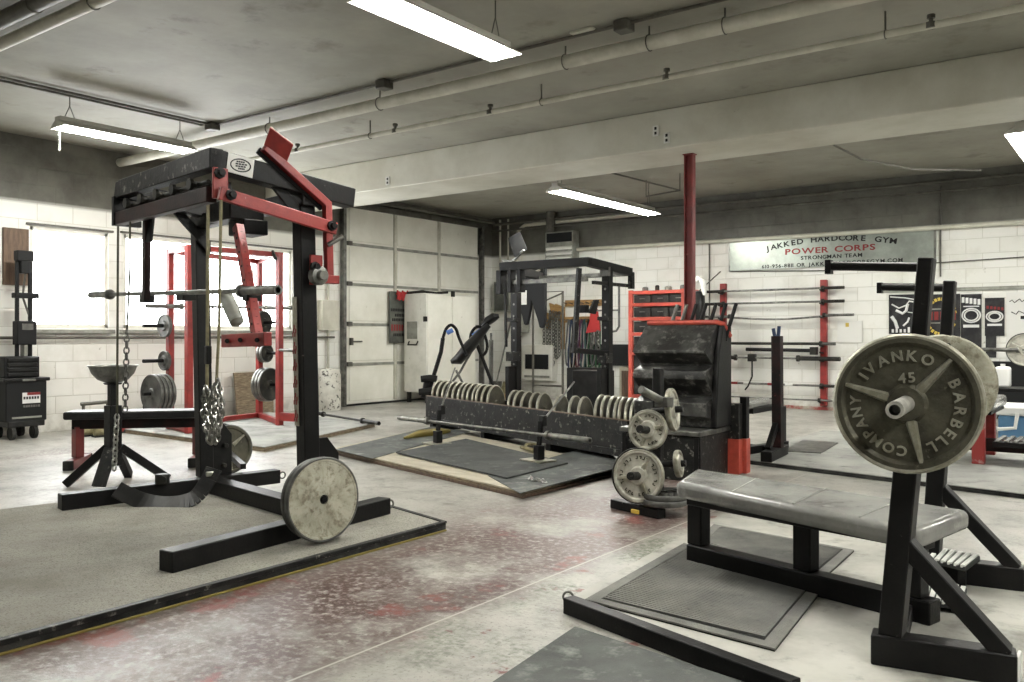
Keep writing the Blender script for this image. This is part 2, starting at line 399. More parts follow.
struct(M().rod((XW + .1, YW - .1, 3.36), (XE, YW - .1, 3.34), .03).rod((XW + .1, YW - .14, 3.22), (XE, YW - .14, 3.2), .02), 'trim_4', PIPED)
m = M().tube([(-9.95, YW - .06, 0.4), (-9.95, YW - .06, 3.0), (-9.9, YW - .06, 3.2), (-9.75, YW - .06, 3.3), (-7, YW - .06, 3.3)], .035)
m.rod((-10.35, YW - .06, 1.9), (-10.35, YW - .06, 3.45), .022).rod((-10.15, YW - .06, 1.9), (-10.15, YW - .06, 3.45), .018)
struct(m, 'trim_5', PIPEP)
struct(M().rod((-5.95, YW - .03, 2.7), (-5.95, YW - .03, 1.4), .012).rod((-2.42, YW - .03, 3.3), (-2.42, YW - .03, 2.0), .012), 'trim_6', PIPED)
struct(M().tube([(-5.6, YW - .03, 2.22), (-4, YW - .03, 2.16), (-2.6, YW - .03, 2.2), (1, YW - .03, 2.28)], .008), 'trim_7', PIPED)

# ------------------------------------------------------------------ column, ceiling pipes, lamps
t = thing('steel_column', 'dark red steel post rising to the ceiling beam behind the black hopper', 'column', (-3.95, 8.5, 0))
build(M().bb((-4.00, 8.46, 0), (-3.985, 8.54, 3.09)).bb((-3.915, 8.46, 0), (-3.90, 8.54, 3.09)).bb((-3.985, 8.49, 0), (-3.915, 8.51, 3.09)), 'post', COLR, t, .003)
build(M().bb((-4.01, 8.45, 3.08), (-3.89, 8.55, 3.09)), 'cap_plate', COLR, t)
build(M().bb((-4.07, 8.40, 0), (-3.83, 8.60, .02)), 'base_plate', COLR, t)

def pipe(name, label, p, q, r, mt, clamps=(), heads=(), hung=True):
    t = thing(name, label, 'pipe', p)
    build(M().rod(p, q, r, 14), 'tube', mt, t)
    p, q = V(p), V(q)
    for k in clamps:
        c = p.lerp(q, k)
        build(M().torus(c, q - p, r + .005, .005, 14, 6).rod(c + V((0, 0, r)), (c.x, c.y, ZC - .003), .007, 6), 'clamp', PIPED, t)
    for k in heads:
        c = p.lerp(q, k)
        build(M().rod(c, c + V((0, 0, .05)), .014, 8).rod(c + V((0, 0, .05)), c + V((0, 0, .075)), .028, 8).rod(c - V((0, 0, .02)), c + V((0, 0, .02)), r + .012, 8), 'sprinkler_head', PIPED, t)
    return t
pipe('ceiling_pipe', 'thick pale pipe running along the ceiling, fattest one above the bench', (XW, 5.85, 3.37), (XE, 5.85, 3.37), .055, PIPEP, (.2, .31, .45, .5, .54, .7, .9))
pipe('sprinkler_pipe', 'thin sprinkler pipe with small upright heads just in front of the ceiling beam', (XW, 6.6, 3.33), (XE, 6.6, 3.33), .026, PIPEP, (.14, .25, .4, .6, .75), (.17, .275, .36, .485, .62, .8))
pipe('ceiling_pipe', 'dark pipe in the top left corner, upper one of the pair along the ceiling', (XW, 2.75, 3.40), (XE, 2.75, 3.40), .055, PIPED, (.1, .3, .6))
pipe('ceiling_pipe', 'pale pipe in the top left corner, lower one of the pair along the ceiling', (XW, 3.0, 3.42), (XE, 3.0, 3.42), .045, PIPEP, (.12, .32, .6))
t = thing('conduit', 'slim grey conduit with junction boxes along the ceiling beside the thick pale pipe', 'conduit', (-6, 5.62, 3.47))
build(M().rod((-8.3, 5.66, 3.475), (XE, 5.62, 3.475), .014, 8), 'tube', PIPED, t)
for x in (-8.3, -5.65, -3.15): build(M().box((x, 5.64, 3.455), (.12, .12, .08)), 'junction_box', PIPED, t, .008)
build(M().box((-3.5, 5.62, 3.49), (.2, .06, .02)), 'bracket', PIPEP, t, .004)
t = thing('conduit', 'twin dark conduit lines on the ceiling above the lamp near the windows', 'conduit', (-8.35, 2, 3.47))
build(M().rod((-8.30, YS, 3.475), (-8.30, 5.66, 3.475), .014, 8), 'tube', PIPED, t); build(M().rod((-8.40, YS, 3.475), (-8.40, 5.6, 3.475), .012, 8), 'tube', PIPED, t)
def outlet(loc, label):
    t = thing('outlet_plate', label, 'outlet', loc)
    x, y, z = loc
    build(M().box((x, y - .006, z), (.07, .012, .11)), 'cover', PAPER, t, .003)
    for dz in (-.025, .025): build(M().box((x, y - .013, z + dz), (.025, .006, .03)), 'socket', INK, t, .003)
outlet((-4.144, 8.1, 3.289), 'upper left outlet plate on the face of the white ceiling beam')
outlet((-4.018, 8.1, 3.199), 'lower right outlet plate on the face of the white ceiling beam, above the red column')
outlet((-8.045, 8.1, 3.187), 'small plate near the left end of the white ceiling beam')

def lamp(label, x, y0, y1, z, hang=True, cord=False, power=None):
    t = thing('fluorescent_lamp', label, 'ceiling lamp', (x, (y0 + y1) / 2, z), 'fluorescent lamps under the ceiling')
    w = .14
    prof = [(-w, -.004), (-.055, .05), (.055, .05), (w, -.004), (w, .002), (.058, .058), (-.058, .058), (-w, .002)]
    build(M().prism([(x + a, y0, z + b_) for a, b_ in prof], (0, y1 - y0, 0)), 'reflector', REFL, t)
    build(M().bb((x - .05, y0, z + .056), (x + .05, y1, z + .10)), 'ballast_housing', REFL, t, .006)
    for e in (y0, y1): build(M().prism([(x - w, e, z - .006), (x - .055, e, z + .055), (x + .055, e, z + .055), (x + w, e, z - .006)], (0, .006, 0)), 'end_cap', REFL, t)
    for s in (-1, 1): build(M().rod((x + s * .06, y0 + .03, z + .0), (x + s * .06, y1 - .03, z + .0), .02, 12), 'tube', TUBE, t)
    for y in (y0 + .12, y1 - .12):
        build(M().rod((x, y - .05, z + .1), (x, y, ZC - .12), .004, 6).rod((x, y + .05, z + .1), (x, y, ZC - .12), .004, 6).rod((x, y, ZC - .13), (x, y, ZC - .003), .005, 6), 'hanging_wire', PIPED, t)
    if cord: build(M().chain([(x, y0 + .02, z - .02), (x, y0 + .02, z - .22)], .03, .004), 'pull_chain', CHROME, t)
    return t
lamp('fluorescent lamp hanging in front of the windows at upper left', -8.42, 4.02, 5.44, 3.16, cord=True)
lamp('fluorescent lamp at the top edge, above the space between the black rack and the beam', -3.68, 3.50, 4.88, 3.13)
lamp('long fluorescent lamp hung behind the ceiling beam, left of the red column', -6.15, 9.2, 11.9, 3.02)
lamp('fluorescent lamp cut by the right edge, behind the ceiling beam', -.98, 9.35, 11.8, 3.07)
lamp('fluorescent lamp just above the frame over the bench press', -1.15, 3.45, 4.78, 3.22)
lamp('added unseen fluorescent lamp behind the viewer on the right', 1.6, .6, 3.0, 3.15)  # extra lamp out of view, added to brighten the foreground
lamp('fluorescent lamp far right beyond the bench', 2.2, 8.0, 10.4, 3.1)
lamp('added unseen fluorescent lamp above the carpeted platform', -6.3, .6, 2.0, 3.15)  # not a known fixture: put in unseen to give the left side more light
m = M().tube([(-6.15, 9.0, 3.25), (-5.6, 9.3, 3.25), (-5.45, 11.4, 3.25), (-6.1, 11.6, 3.25)], .012, 6)
for p in ((-5.6, 9.3), (-5.45, 11.4), (-6.1, 11.6)): m.rod((*p, 3.25), (*p, ZC - .003), .008, 6)
tag(build(m, 'pipe_bracket', PIPED, origin=(-5.6, 10, 3.25)), 'thin dark pipe frame hung beside the long lamp behind the beam', 'pipe frame')
m = M().tube([(-2.582, 8.963, 3.09), (-2.43, 9.4, 3.0), (-2.1, 10.2, 2.98), (-1.6, 11.4, 3.1)], .012, 6)
tag(build(m, 'cable', PIPED, origin=(-2.4, 9.4, 3.0)), 'loose dark cable sagging from the underside of the ceiling beam', 'cable')
# ------------------------------------------------------------------ weight plates, barbells (one of each kind, then copies)
def plate_prof(R, th, dish=.15, hub=.052):
    return [(.026, -th / 2), (hub, -th / 2), (hub + .006, -th * .3), (R * .80, -th * .3), (R * .86, -th / 2), (R * .97, -th / 2), (R, -th * .33), (R, th * .33),
            (R * .975, th / 2), (R * .88, th / 2), (R * .83, th * dish), (hub + .012, th * dish), (hub, th / 2 + .006), (.026, th / 2 + .006), (.026, -th / 2)]
def plate(label, R, th, mt, letter=None, spokes=(), text=None, num=None, flat=False, edge=None, dish=.15, spoke_mt=None):
    if flat: prof = [(.026, -th / 2), (R * .97, -th / 2), (R, -th * .3), (R, th * .3), (R * .97, th / 2), (R * .9, th / 2), (R * .89, th * .42), (.06, th * .42), (.056, th / 2), (.026, th / 2), (.026, -th / 2)]
    else: prof = plate_prof(R, th, dish)
    o = build(M().lathe(prof, n=56), 'weight_plate', mt, origin=(0, 0, 0))
    tag(o, label, 'weight plate')
    if edge: build(M().lathe([(R * .90, th / 2 - .002), (R * .975, th / 2 + .0015), (R + .0012, th * .33), (R + .0012, -th * .33), (R * .975, -th / 2 - .0015)], n=56), 'rim', edge, o)
    if spokes:
        m = M()
        for a in spokes:
            d = V((0, math.cos(rad(a)), math.sin(rad(a)))); q = V((0, -d.z, d.y)); x0 = th * dish
            pts = [d * .05 + q * .019, d * R * .86 + q * .008, d * R * .86 - q * .008, d * .05 - q * .019]
            top = [d * .05 + q * .010, d * R * .86 + q * .004, d * R * .86 - q * .004, d * .05 - q * .010]
            o_ = len(m.v); m.v += [p + V((x0 - .002, 0, 0)) for p in pts] + [p + V((th * .5, 0, 0)) for p in top]
            m.f += [[o_, o_ + 1, o_ + 2, o_ + 3], [o_ + 7, o_ + 6, o_ + 5, o_ + 4]] + [[o_ + i, o_ + (i + 1) % 4, o_ + 4 + (i + 1) % 4, o_ + 4 + i] for i in range(4)]
        build(m, 'spokes', spoke_mt or mt, o)
    if text:
        m = M()
        for s, a0, a1, hgt, rr in text: arc_text(m, s, (th * dish, 0, 0), (0, 1, 0), (0, 0, 1), (1, 0, 0), R * rr, a0, a1, R * hgt, .014)
        if num: line_text(m, num, (th * dish, 0, R * .37), (0, 1, .12), (0, -.12, 1), (1, 0, 0), R * .20, .014)
        build(m, 'lettering', letter, o)
    return o
def setp(o, loc, n): o.location = loc; o.rotation_euler = face(n); return o
# the big plate of the bench press (letters as on the casting)
IVA = [('IVANKO', 150, 57, .21, .69), ('BARBELL', 33, -68, .21, .69), ('COMPANY', -88, -189, .20, .69)]
bp_n, bp_f = V((-.625, 2.955, .935)), V((-.755, 4.27, .935))
ax = (bp_n - bp_f).normalized()
setp(plate('large olive iron plate with raised lettering on the near end of the bench press bar', .222, .038, IRON, IRONL, (48, 163, -77), IVA, '45', edge=IRONL, spoke_mt=IRONL), bp_n, ax)
p = plate('pale worn plate on the far end of the bench press bar', .222, .036, IRONW, dish=.3)
build(M().lathe([(.12, .012), (.124, .014), (.128, .012)], n=48).lathe([(.16, .012), (.163, .014), (.166, .012)], n=48), 'ring', GREYST, p)
setp(p, bp_f, -ax)

def barbell(label, p, q, sleeve=.42, rs=.0145, rl=.0255, mt=GREYST, ms=GREYST, name='barbell', group=None):
    p, q = V(p), V(q); d = (q - p).normalized(); Ln = (q - p).length
    t = thing(name, label, 'barbell', p.lerp(q, .5), group)
    build(M().rod(p + d * .05, q - d * .05, rs, 12), 'shaft', mt, t)
    for a, s in ((p, d), (q, -d)):
        b_ = a + s * sleeve
        build(M().lathe([(.016, 0), (rl, 0), (rl, (b_ - a).length), (.016, sleeve)], a, s, 18), 'sleeve', ms, t)
        build(M().lathe([(.015, 0), (rl + .012, 0), (rl + .012, .03), (.015, .03)], b_, s, 18), 'collar', ms, t)
    return t
barbell('barbell racked on the near bench press with one plate at each end', bp_n + ax * .29, bp_f - ax * .30, .44, ms=BLUNT)

# ------------------------------------------------------------------ bench press (right foreground)
def G2(a, b_): return V((a[0], a[1], b_))
t = thing('bench_press', 'black steel bench press with grey vinyl pad in the right foreground', 'bench press', (-.75, 3.65, .05))
z0 = .05
# near and far foot beams, uprights, braces
nb, fb = V((-.70, 3.09, 0)), V((-.80, 4.27, 0))
for c, s, lab in ((nb, 'near', 0), (fb, 'far', 1)):
    a, b_ = c + V((-.06 - .08 * lab, -.02, .10)), c + V((.36, .05, .10))
    build(M().beam(a, b_, .09, .10), 'foot_beam', BLACK, t, .006)
    build(M().box(b_ + V((.004, 0, 0)), (.01, .08, .09)), 'end_cap', WHITEP, t, .004)
    build(M().beam(c + V((.04, .0, .46)), c + V((.33, .04, .14)), .055, .07, (0, 1, 0)), 'brace', BLACK, t, .005)
tops = [(-0.597, 3.12, 1.409), (-0.726, 4.29, 1.398)]
for c, tp in zip((nb, fb), tops):
    tp = V(tp); b0 = c + V((0, 0, .14)); bm_ = b0.lerp(tp, .62); m = M().beam(b0, bm_, .074, .085, (0, 1, 0))
    build(M().beam(bm_.lerp(b0, .1), tp, .05, .055, (0, 1, 0)), 'inner_post', BLACK, t, .005)
    u = build(m, 'upright', BLACK, t, .006)
    hk = V((c.x, c.y, .9)).lerp(V((tp.x, tp.y, .9)), .6)
    build(M().box(hk + V((.02, 0, -.02)), (.16, .06, .025)).box(hk + V((.09, 0, .02)), (.02, .06, .08)), 'bar_hook', BLACKW, t, .004)
e = V(tops[0]); build(M().rod(e + V((-.01, 0, -.03)), V((-0.925, 3.15, 1.401)), .016, 12).box(V((-0.925, 3.15, 1.397)), (.02, .035, .05)), 'spotter_arm', BLACK, t)
e = V(tops[1]); build(M().rod(e + V((-.01, 0, -.03)), V((-1.027, 4.3, 1.382)), .018, 12).box(V((-1.027, 4.3, 1.377)), (.022, .035, .05)), 'spotter_arm', BLACK, t)
build(M().beam(nb + V((.0, .05, .085)), fb + V((-.06, -.05, .085)), .06, .06), 'rear_stretcher', BLACK, t, .005)
# bench frame: two legs, floor rail, pad rail
fA, fB = V((-1.80, 3.90, 0)), V((-.66, 3.60, 0)); dr = (fB - fA).normalized()
build(M().beam(fA + V((0, 0, .095)), fB + V((0, 0, .095)), .09, .09), 'floor_rail', BLACK, t, .006)
build(M().beam(fA + V((0, 0, .355)), fB - dr * .02 + V((0, 0, .355)), .09, .05), 'pad_rail', BLACK, t, .006)
for k in (.035, .53, .93): build(M().beam(fA.lerp(fB, k) + V((0, 0, .14)), fA.lerp(fB, k) + V((0, 0, .335)), .075, .085, tuple(dr)), 'leg', BLACK, t, .006)
cx = [V((-1.80, 3.72, 0)), V((-.66, 3.30, 0)), V((-.57, 3.80, 0)), V((-1.90, 4.16, 0))]
pad = build(M().slab(cx, .385, .465), 'pad', PADL, t, .028, seg=4)
m = M(); 
for k in (.28, .55, .8):
    a, b_ = cx[0].lerp(cx[1], k), cx[3].lerp(cx[2], k); m.beam(a.lerp(b_, .03) + V((0, 0, .465)), a.lerp(b_, .97) + V((0, 0, .465)), .004, .003)
build(m, 'seam', GREYB, pad)

# platform under the bench press, its mats, ribbed foot plates
def platform(name, label, pts, z1, top_mt, edge_mt, zt=None, cat='lifting platform', edge2=None):
    t = thing(name, label, cat, (sum(p[0] for p in pts) / len(pts), sum(p[1] for p in pts) / len(pts), 0))
    build(M().slab(pts, .0, z1 * (.22 if edge2 is YELLOW else .45)), 'base_sheet', edge2 or edge_mt, t, .003)
    c = V((t.location.x, t.location.y, 0))
    inn = [tuple((V((p[0], p[1], 0)) - c) * .998 + c)[:2] for p in pts]
    build(M().slab(inn, z1 * (.22 if edge2 is YELLOW else .45), z1 * .8), 'frame_board', edge_mt, t, .003)
    build(M().slab(pts, z1 * .8, z1), 'top_sheet', top_mt, t, .003)
    return t
PB = platform('bench_platform', 'pale plywood platform with black edge under the bench press', [(-1.96, 3.03), (-1.02, 2.75), (.9, 2.25), (.9, 4.6), (-.5, 4.75), (-2.13, 5.05)], .05, mat('pale_sheet', (.52, .51, .46), .6, 0, (.30, .295, .26), 1.4, .38, .64, (.15, .145, .125), 5, .54, .72), RUB)
build(M().beam((-1.95, 3.02, .03), (-.90, 2.712, .03), .06, .07), 'edge_bar', BLACK, PB, .004)
build(M().torus((-1.97, 3.05, .05), (.3, -.9, 0), .022, .005), 'lift_ring', GREYST, PB)
RIBM = mat('grey_ribbed_rubber', (.19, .19, .17), .85, 0, (.12, .12, .11), 4, .38, .62, (.06, .06, .055), 12, .6, .75, bump=.5, bscale=180)
RIBK = mat('dark_mat_backing', (.012, .012, .011), .85)
def ribmat(label, pts, z, n, mt):
    t = thing('ribbed_mat', label, 'floor mat', (sum(p[0] for p in pts) / 4, sum(p[1] for p in pts) / 4, z))
    P = [V((p[0], p[1], z)) for p in pts]
    build(M().slab(pts, z, z + .008), 'backing', RIBK, t, .002)
    m = M(); e = .10
    a0, a1, b1, b0 = [P[i].lerp(P[(i + 2) % 4], .075) for i in range(4)]
    for k in range(n):
        f = (k + .5) / n
        m.beam(a0.lerp(b0, f) + V((0, 0, .010)), a1.lerp(b1, f) + V((0, 0, .010)), (b0 - a0).length / n * .6, .009)
    build(m, 'rib', mt, t)['kind'] = 'stuff'
    q = [P[i].lerp((P[0] + P[2]) / 2, .13) for i in range(4)]; m = M()
    for i in range(4): m.prism([P[i] + V((0, 0, .004)), P[(i + 1) % 4] + V((0, 0, .004)), q[(i + 1) % 4] + V((0, 0, .004)), q[i] + V((0, 0, .004))], (0, 0, .008))
    build(m, 'border', mt, t)
ribmat('ribbed entrance mat on the platform in front of the bench', [(-1.878, 3.035), (-1.05, 2.949), (-1.134, 3.761), (-1.972, 4.174)], .05, 44, RIBM)
ribmat('ribbed entrance mat on the platform behind the bench', [(-1.948, 4.246), (-1.18, 3.856), (-1.213, 4.554), (-2.03, 4.694)], .05, 44, RIBM)
def footplate(label, pts, z):
    t = thing('foot_plate', label, 'foot plate', (sum(p[0] for p in pts) / 4, sum(p[1] for p in pts) / 4, z))
    P = [V((p[0], p[1], z + .02)) for p in pts]
    build(M().slab(pts, z, z + .02), 'tread', MATD, t, .003)
    for i in range(4):
        q = P[i].lerp((P[0] + P[2]) / 2, .25); build(M().bb((q.x - .015, q.y - .015, .05), (q.x + .015, q.y + .015, z)), 'foot', BLACK, t)
    for k in range(7):
        f = (k + .5) / 7; build(M().beam(P[0].lerp(P[1], f), P[3].lerp(P[2], f), .018, .012), 'rib', PAPER, t)
footplate('upper ribbed grey foot plate between the feet of the bench press', [(-0.818, 4.143), (-0.629, 4.077), (-0.61, 4.318), (-0.834, 4.379)], .15)
footplate('lower ribbed grey foot plate beside the near upright of the bench press', [(-0.766, 3.765), (-0.598, 3.762), (-0.62, 4.045), (-0.815, 4.107)], .07)
tag(build(M().slab([(-1.726, 2.102), (-1.814, 2.857), (-0.915, 2.705), (-.9, 2.0)], 0, .012), 'rubber_mat', MATG, bevel=.003, origin=(-1.4, 2.4, 0)), 'grey rubber mat on the floor at the bottom edge in front of the bench platform', 'floor mat')

# ------------------------------------------------------------------ big carpeted platform (left foreground)
P1 = platform('carpet_platform', 'large carpeted platform with black edge under the red and black rack', [(-3.30, -1.2), (-3.33, 3.84), (-3.98, 4.00), (-5.62, 3.72), (-5.9, 2.3), (-7.2, -1.2)], .05, CARPET, RUB, edge2=YELLOW)
build(M().beam((-3.315, -1.2, .047), (-3.345, 3.83, .047), .035, .022), 'edge_strip', BLACKW, P1, .003)
build(M().beam((-3.345, 3.84, .047), (-3.98, 4.0, .047), .03, .018), 'edge_strip', BLACKW, P1, .003)

# ------------------------------------------------------------------ monolift rack (left foreground)
MID = V((-4.67, 3.45, 0)); EX = V((math.cos(rad(-9.4)), math.sin(rad(-9.4)), 0)); EY = V((-EX.y, EX.x, 0))
def A(x, y, z): return MID + EX * x + EY * y + V((0, 0, z))
rk = thing('squat_rack', 'tall black rack with red lever arm on the carpeted platform', 'squat rack', tuple(A(0, 0, .05)))
RZ = rad(-9.4)
ZT = lambda y: 2.10 - (y + .56) * .125
build(M().beam(A(-.73, -.92, .10), A(-.70, .58, .10), .10, .10), 'base_beam', BLACK, rk, .006)
build(M().beam(A(1.17, -1.02, .10), A(.78, .50, .10), .10, .10), 'base_beam', BLACK, rk, .006)
build(M().beam(A(-.68, .06, .10), A(.90, .06, .10), .12, .10), 'base_cross_beam', BLACK, rk, .006)
for x, y in ((-.70, .60), (.775, .525)): build(M().torus(A(x, y + .02, .10), EX, .024, .006).rod(A(x, y - .03, .10), A(x, y, .10), .008), 'eye_bolt', GREYST, rk)
for s in (-1, 1):
    w_ = .10 if s > 0 else .085; px_ = .66 if s > 0 else -.755; bx = .69 if s > 0 else -.645
    u = build(M().beam(A(px_, .04, .15), A(px_, .0, 2.0), w_, .10, tuple(EY)), 'upright', BLACK, rk, .006)
    g = M().prism([A(px_ - .01, .08, .15), A(px_ - .01, .24, .15), A(px_ - .01, .24, .44), A(px_ - .01, .16, .54), A(px_ - .01, .06, .54)], EX * .02)
    build(g, 'gusset', BLACK, rk, .003)
    build(M().rod(A(px_ + .01, .18, .36), A(px_ + .05, .18, .36), .018), 'knob', DARKI, rk, .003); build(M().rod(A(px_ + .01, .17, .22), A(px_ + .05, .17, .22), .015), 'knob', DARKI, rk, .003)
    build(M().beam(A(bx, -.60, ZT(-.60)), A(bx, .31, ZT(.31)), .10, .115), 'top_beam', BLACK, rk, .006)
    build(M().prism([A(s * .69 - .012, .05, 1.72), A(s * .69 - .012, -.28, 2.06), A(s * .69 - .012, -.20, 2.06), A(s * .69 - .012, .05, 1.82)], EX * .024), 'top_gusset', BLACK, rk, .003)
build(M().beam(A(-.60, -.57, 2.105), A(.74, -.57, 2.105), .08, .11), 'front_beam', BLACKW, rk, .006)
build(M().beam(A(-.655, -.58, 1.915), A(.70, -.58, 1.915), .06, .085), 'front_lower_beam', BROWNB, rk, .006)
build(M().beam(A(-.72, -.48, 1.98), A(.66, -.48, 1.98), .07, .05), 'front_inner_beam', BLACK, rk, .006)
build(M().prism([A(-.69, -.62, 1.87), A(-.69, -.44, 1.87), A(-.69, -.44, 2.06), A(-.69, -.62, 2.06)], EX * .04), 'end_plate', BLACK, rk, .003)
m = M()
for k in range(5):
    x = -.50 + k * .24; build(M().rod(A(x, -.60, 2.0), A(x, -.46, 2.0), .020).rod(A(x, -.605, 2.0), A(x, -.585, 2.0), .034, 8), 'pivot_bolt', DARKI, rk)
m.rod(A(-.60, -.55, 1.99), A(.6, -.55, 2.0), .014)
build(m, 'pivot_shaft', DARKI, rk)
build(M().beam(A(-.74, .0, 1.955), A(.74, .0, 1.955), .10, .09), 'rear_cross_beam', BLACK, rk, .006)
build(M().box(A(.25, -.22, 1.90), (.30, .22, .12), RZ).box(A(.33, -.18, 1.80), (.20, .16, .09), RZ), 'pivot_block', BLACK, rk, .008)
# oval maker's plaque on the right-hand top beam
c = V((-4.007, 2.898, 2.085))
pq = build(M().box(c, (.004, .155, .105), RZ, R=Matrix.Rotation(RZ, 4, 'Z') @ Matrix.Rotation(rad(-7), 4, 'X')), 'plaque', PAPER, rk, .002)
m = M(); cc = c + EX * .003
oval = [cc + EY * .058 * math.cos(a * math.pi / 12) + V((0, 0, .034 * math.sin(a * math.pi / 12))) - V((0, 0, .0)) for a in range(24)]
m.tube(oval, .0035, 6, True)
for k, w_ in enumerate((.05, .07, .062, .04)):
    for j in range(4): m.box(cc + EY * (-w_ / 2 + w_ * (j + .5) / 4 + .004 * (k % 2)) + V((0, 0, .019 - k * .0125)), (.002, w_ / 5.2, .008), RZ)
build(m, 'oval_emblem', INK, pq)
# red parts of the lever side
def strip(m, a, b_, w_, th=.03, off=0): return m.beam(V(a) + EX * off, V(b_) + EX * off, w_, th, tuple(EX))
build(strip(M(), (-4.021, 2.779, 2.054), (-4.021, 2.779, 1.887), .085, .02), 'red_hanger_plate', RED, rk, .004)
build(strip(M(), (-3.985, 2.748, 1.912), (-3.867, 3.462, 1.783), .072, .03), 'red_side_bar', RED, rk, .005)
for p in ((-4.013, 2.767, 2.024), (-3.966, 2.803, 1.907), (-3.864, 3.42, 1.796), (-3.909, 3.331, 1.552)): build(M().lathe([(.001, 0), (.03, 0), (.03, .02), (.018, .022), (.018, .045), (.001, .045)], p, EX, 8), 'bolt', BLACK, rk)
lv = strip(M(), (-3.893, 3.43, 1.475), (-3.895, 3.417, 1.927), .045, .045); strip(lv, (-3.893, 3.43, 1.917), (-3.961, 3.019, 2.202), .045, .045)
strip(lv, (-3.9, 3.384, 1.484), (-3.884, 3.484, 1.483), .05, .06)
lever = build(lv, 'lever', RED, rk, .004)
build(strip(M(), (-3.932, 3.411, 1.906), (-3.998, 3.007, 2.188), .04, .02), 'lever_backing', BLACK, rk, .003)
a, b_ = V((-3.952, 3.012, 2.216)), V((-3.929, 3.152, 2.142)); of = EX * .07 + V((0, 0, .085))
pd = build(M().prism([a, b_, b_ + of, a + of], (b_ - a).cross(of).normalized() * .014), 'lever_paddle', RED, rk, .003)
build(M().beam(a + of * .52, b_ + of * .52, .012, .012).beam(a + of * .96, b_ + of * .96, .01, .012), 'paddle_weld', IRONW, pd, .002)
build(M().rod((-3.867, 3.4, 1.683), (-3.815, 3.47, 1.738), .014), 'handle', CHROME, rk)
build(M().lathe([(.001, 0), (.055, 0), (.055, .05), (.03, .055), (.03, .09), (.001, .09)], V((-3.916, 3.352, 1.501)), EX, 14), 'pivot_hub', GREYST, rk, .003)
build(strip(M(), (-3.925, 3.359, 1.624), (-3.925, 3.359, 1.449), .08, .02), 'red_hanger_plate', RED, rk, .004)
# hanging arms
a, b_ = V((-4.285, 3.082, 1.793)), V((-3.931, 2.963, 1.101))
ar = build(M().beam(a, b_, .055, .05, tuple(EY)), 'hanging_arm', RED, rk, .004)
m = M(); d = (b_ - a); _, _, dn = frame(d); sx = dn.cross(EY).normalized()
for k in range(15):
    p = a + d * (.06 + k * .06); m.box(p - EY * .026 + sx * .010 * (1 if k % 2 else -1), (.013, .004, .013), RZ).box(p + EX * .027, (.004, .013, .013), RZ)
build(m, 'peg_holes', INK, ar)
build(M().beam((-4.336, 3.03, 1.121), (-3.831, 2.946, 1.134), .05, .075), 'arm_foot', RED, rk, .005)
for p, q in (((-4.235, 2.973, 1.121), (-4.367, 3.065, 1.121)), ((-4.078, 2.947, 1.128), (-4.206, 3.039, 1.127)), ((-3.884, 2.914, 1.128), (-4.005, 3.005, 1.128))): build(M().rod(p, q, .013), 'bolt', BLACK, rk)
a, b_ = V((-5.152, 3.023, 1.911)), V((-5.289, 3.096, 1.386))
build(M().beam(a, b_, .05, .04, tuple(EY)), 'hanging_arm', BROWNB, rk, .004)
build(M().prism([a + V((-.03, 0, .05)), a + V((.07, 0, .05)), a + V((.03, 0, -.16)), a + V((-.02, 0, -.16))], EY * .02), 'arm_bracket', BLACK, rk, .003)
for p, d_ in (((-4.974, 3.186, 1.407), (.11, .09, .06)), ((-5.561, 3.263, 1.405), (.10, .07, .05)), ((-4.063, 3.015, 1.364), (.06, .09, .035))): build(M().box(V(p), d_, RZ), 'bar_hook', BLACK, rk, .005)
p = V((-4.437, 3.107, 1.389)); q = V((-4.297, 3.084, 1.232))
build(M().tube([p + (p - q) * .06, p, p.lerp(q, .5), q, q + (q - p) * .1], [.02, .042, .045, .042, .018], 14), 'padded_roller', GREYB, rk)
# letters strip on the right upright's face
st = build(M().beam(A(.638, -.028, .62), A(.638, -.045, 1.38), .045, .006, tuple(EY)), 'metal_strip', IRONL, rk)
m = M()
for k in range(6):
    z = .68 + k * .10
    for j in range(5): m.box(A(.620 + .008 * j, -.0325 - .0224 * (z - .62), z + .022 * ((j * 7 + k * 3) % 3 - 1)), (.008, .004, .026), RZ)
build(m, 'faded_marks', INKR, st)

bar = barbell('barbell held in the hooks of the red and black rack', V((-3.724, 2.929, 1.395)), V((-6.645, 3.432, 1.47)), .40, .0145, .026, GREYST, GREYST)
# plates on the rack's base
pn = (EX * .93 + EY * .03 + V((0, 0, .05))).normalized()
pc = V((-3.535, 3.07, .282))
w1 = plate('pale worn plate standing against the rack foot, outer one of two', .224, .032, IRONW, flat=True, edge=IRONG)
setp(w1, pc, pn)
w2 = plate('dark edged plate behind the pale plate on the rack foot, inner one of two', .218, .034, IRONG, flat=True)
setp(w2, pc - pn * .046, pn)
build(M().rod(pc - pn * .20, pc + pn * .004, .024, 14).rod(pc - pn * .0, pc + pn * .022, .017, 12), 'plate_peg', BLACK, rk)
ln = (EX * .95 - EY * .1).normalized(); lc = V((-6.173, 4.342, 0.0)) + V((0, 0, .205))
l1 = setp(plate('dark spoked plate standing behind the left upright of the rack', .205, .036, IRON, IRONL, (40, 160, 280), None, edge=IRONG, spoke_mt=IRONL), lc, ln)
l2 = setp(plate('dark plate behind the left upright, half hidden left of the spoked plate', .205, .036, DARKI), lc - ln * .20, ln)
build(M().rod(lc - ln * .28, lc + ln * .03, .02, 12).beam(lc - ln * .10, A(-.69, .30, .2), .04, .04), 'plate_peg', BLACK, rk)

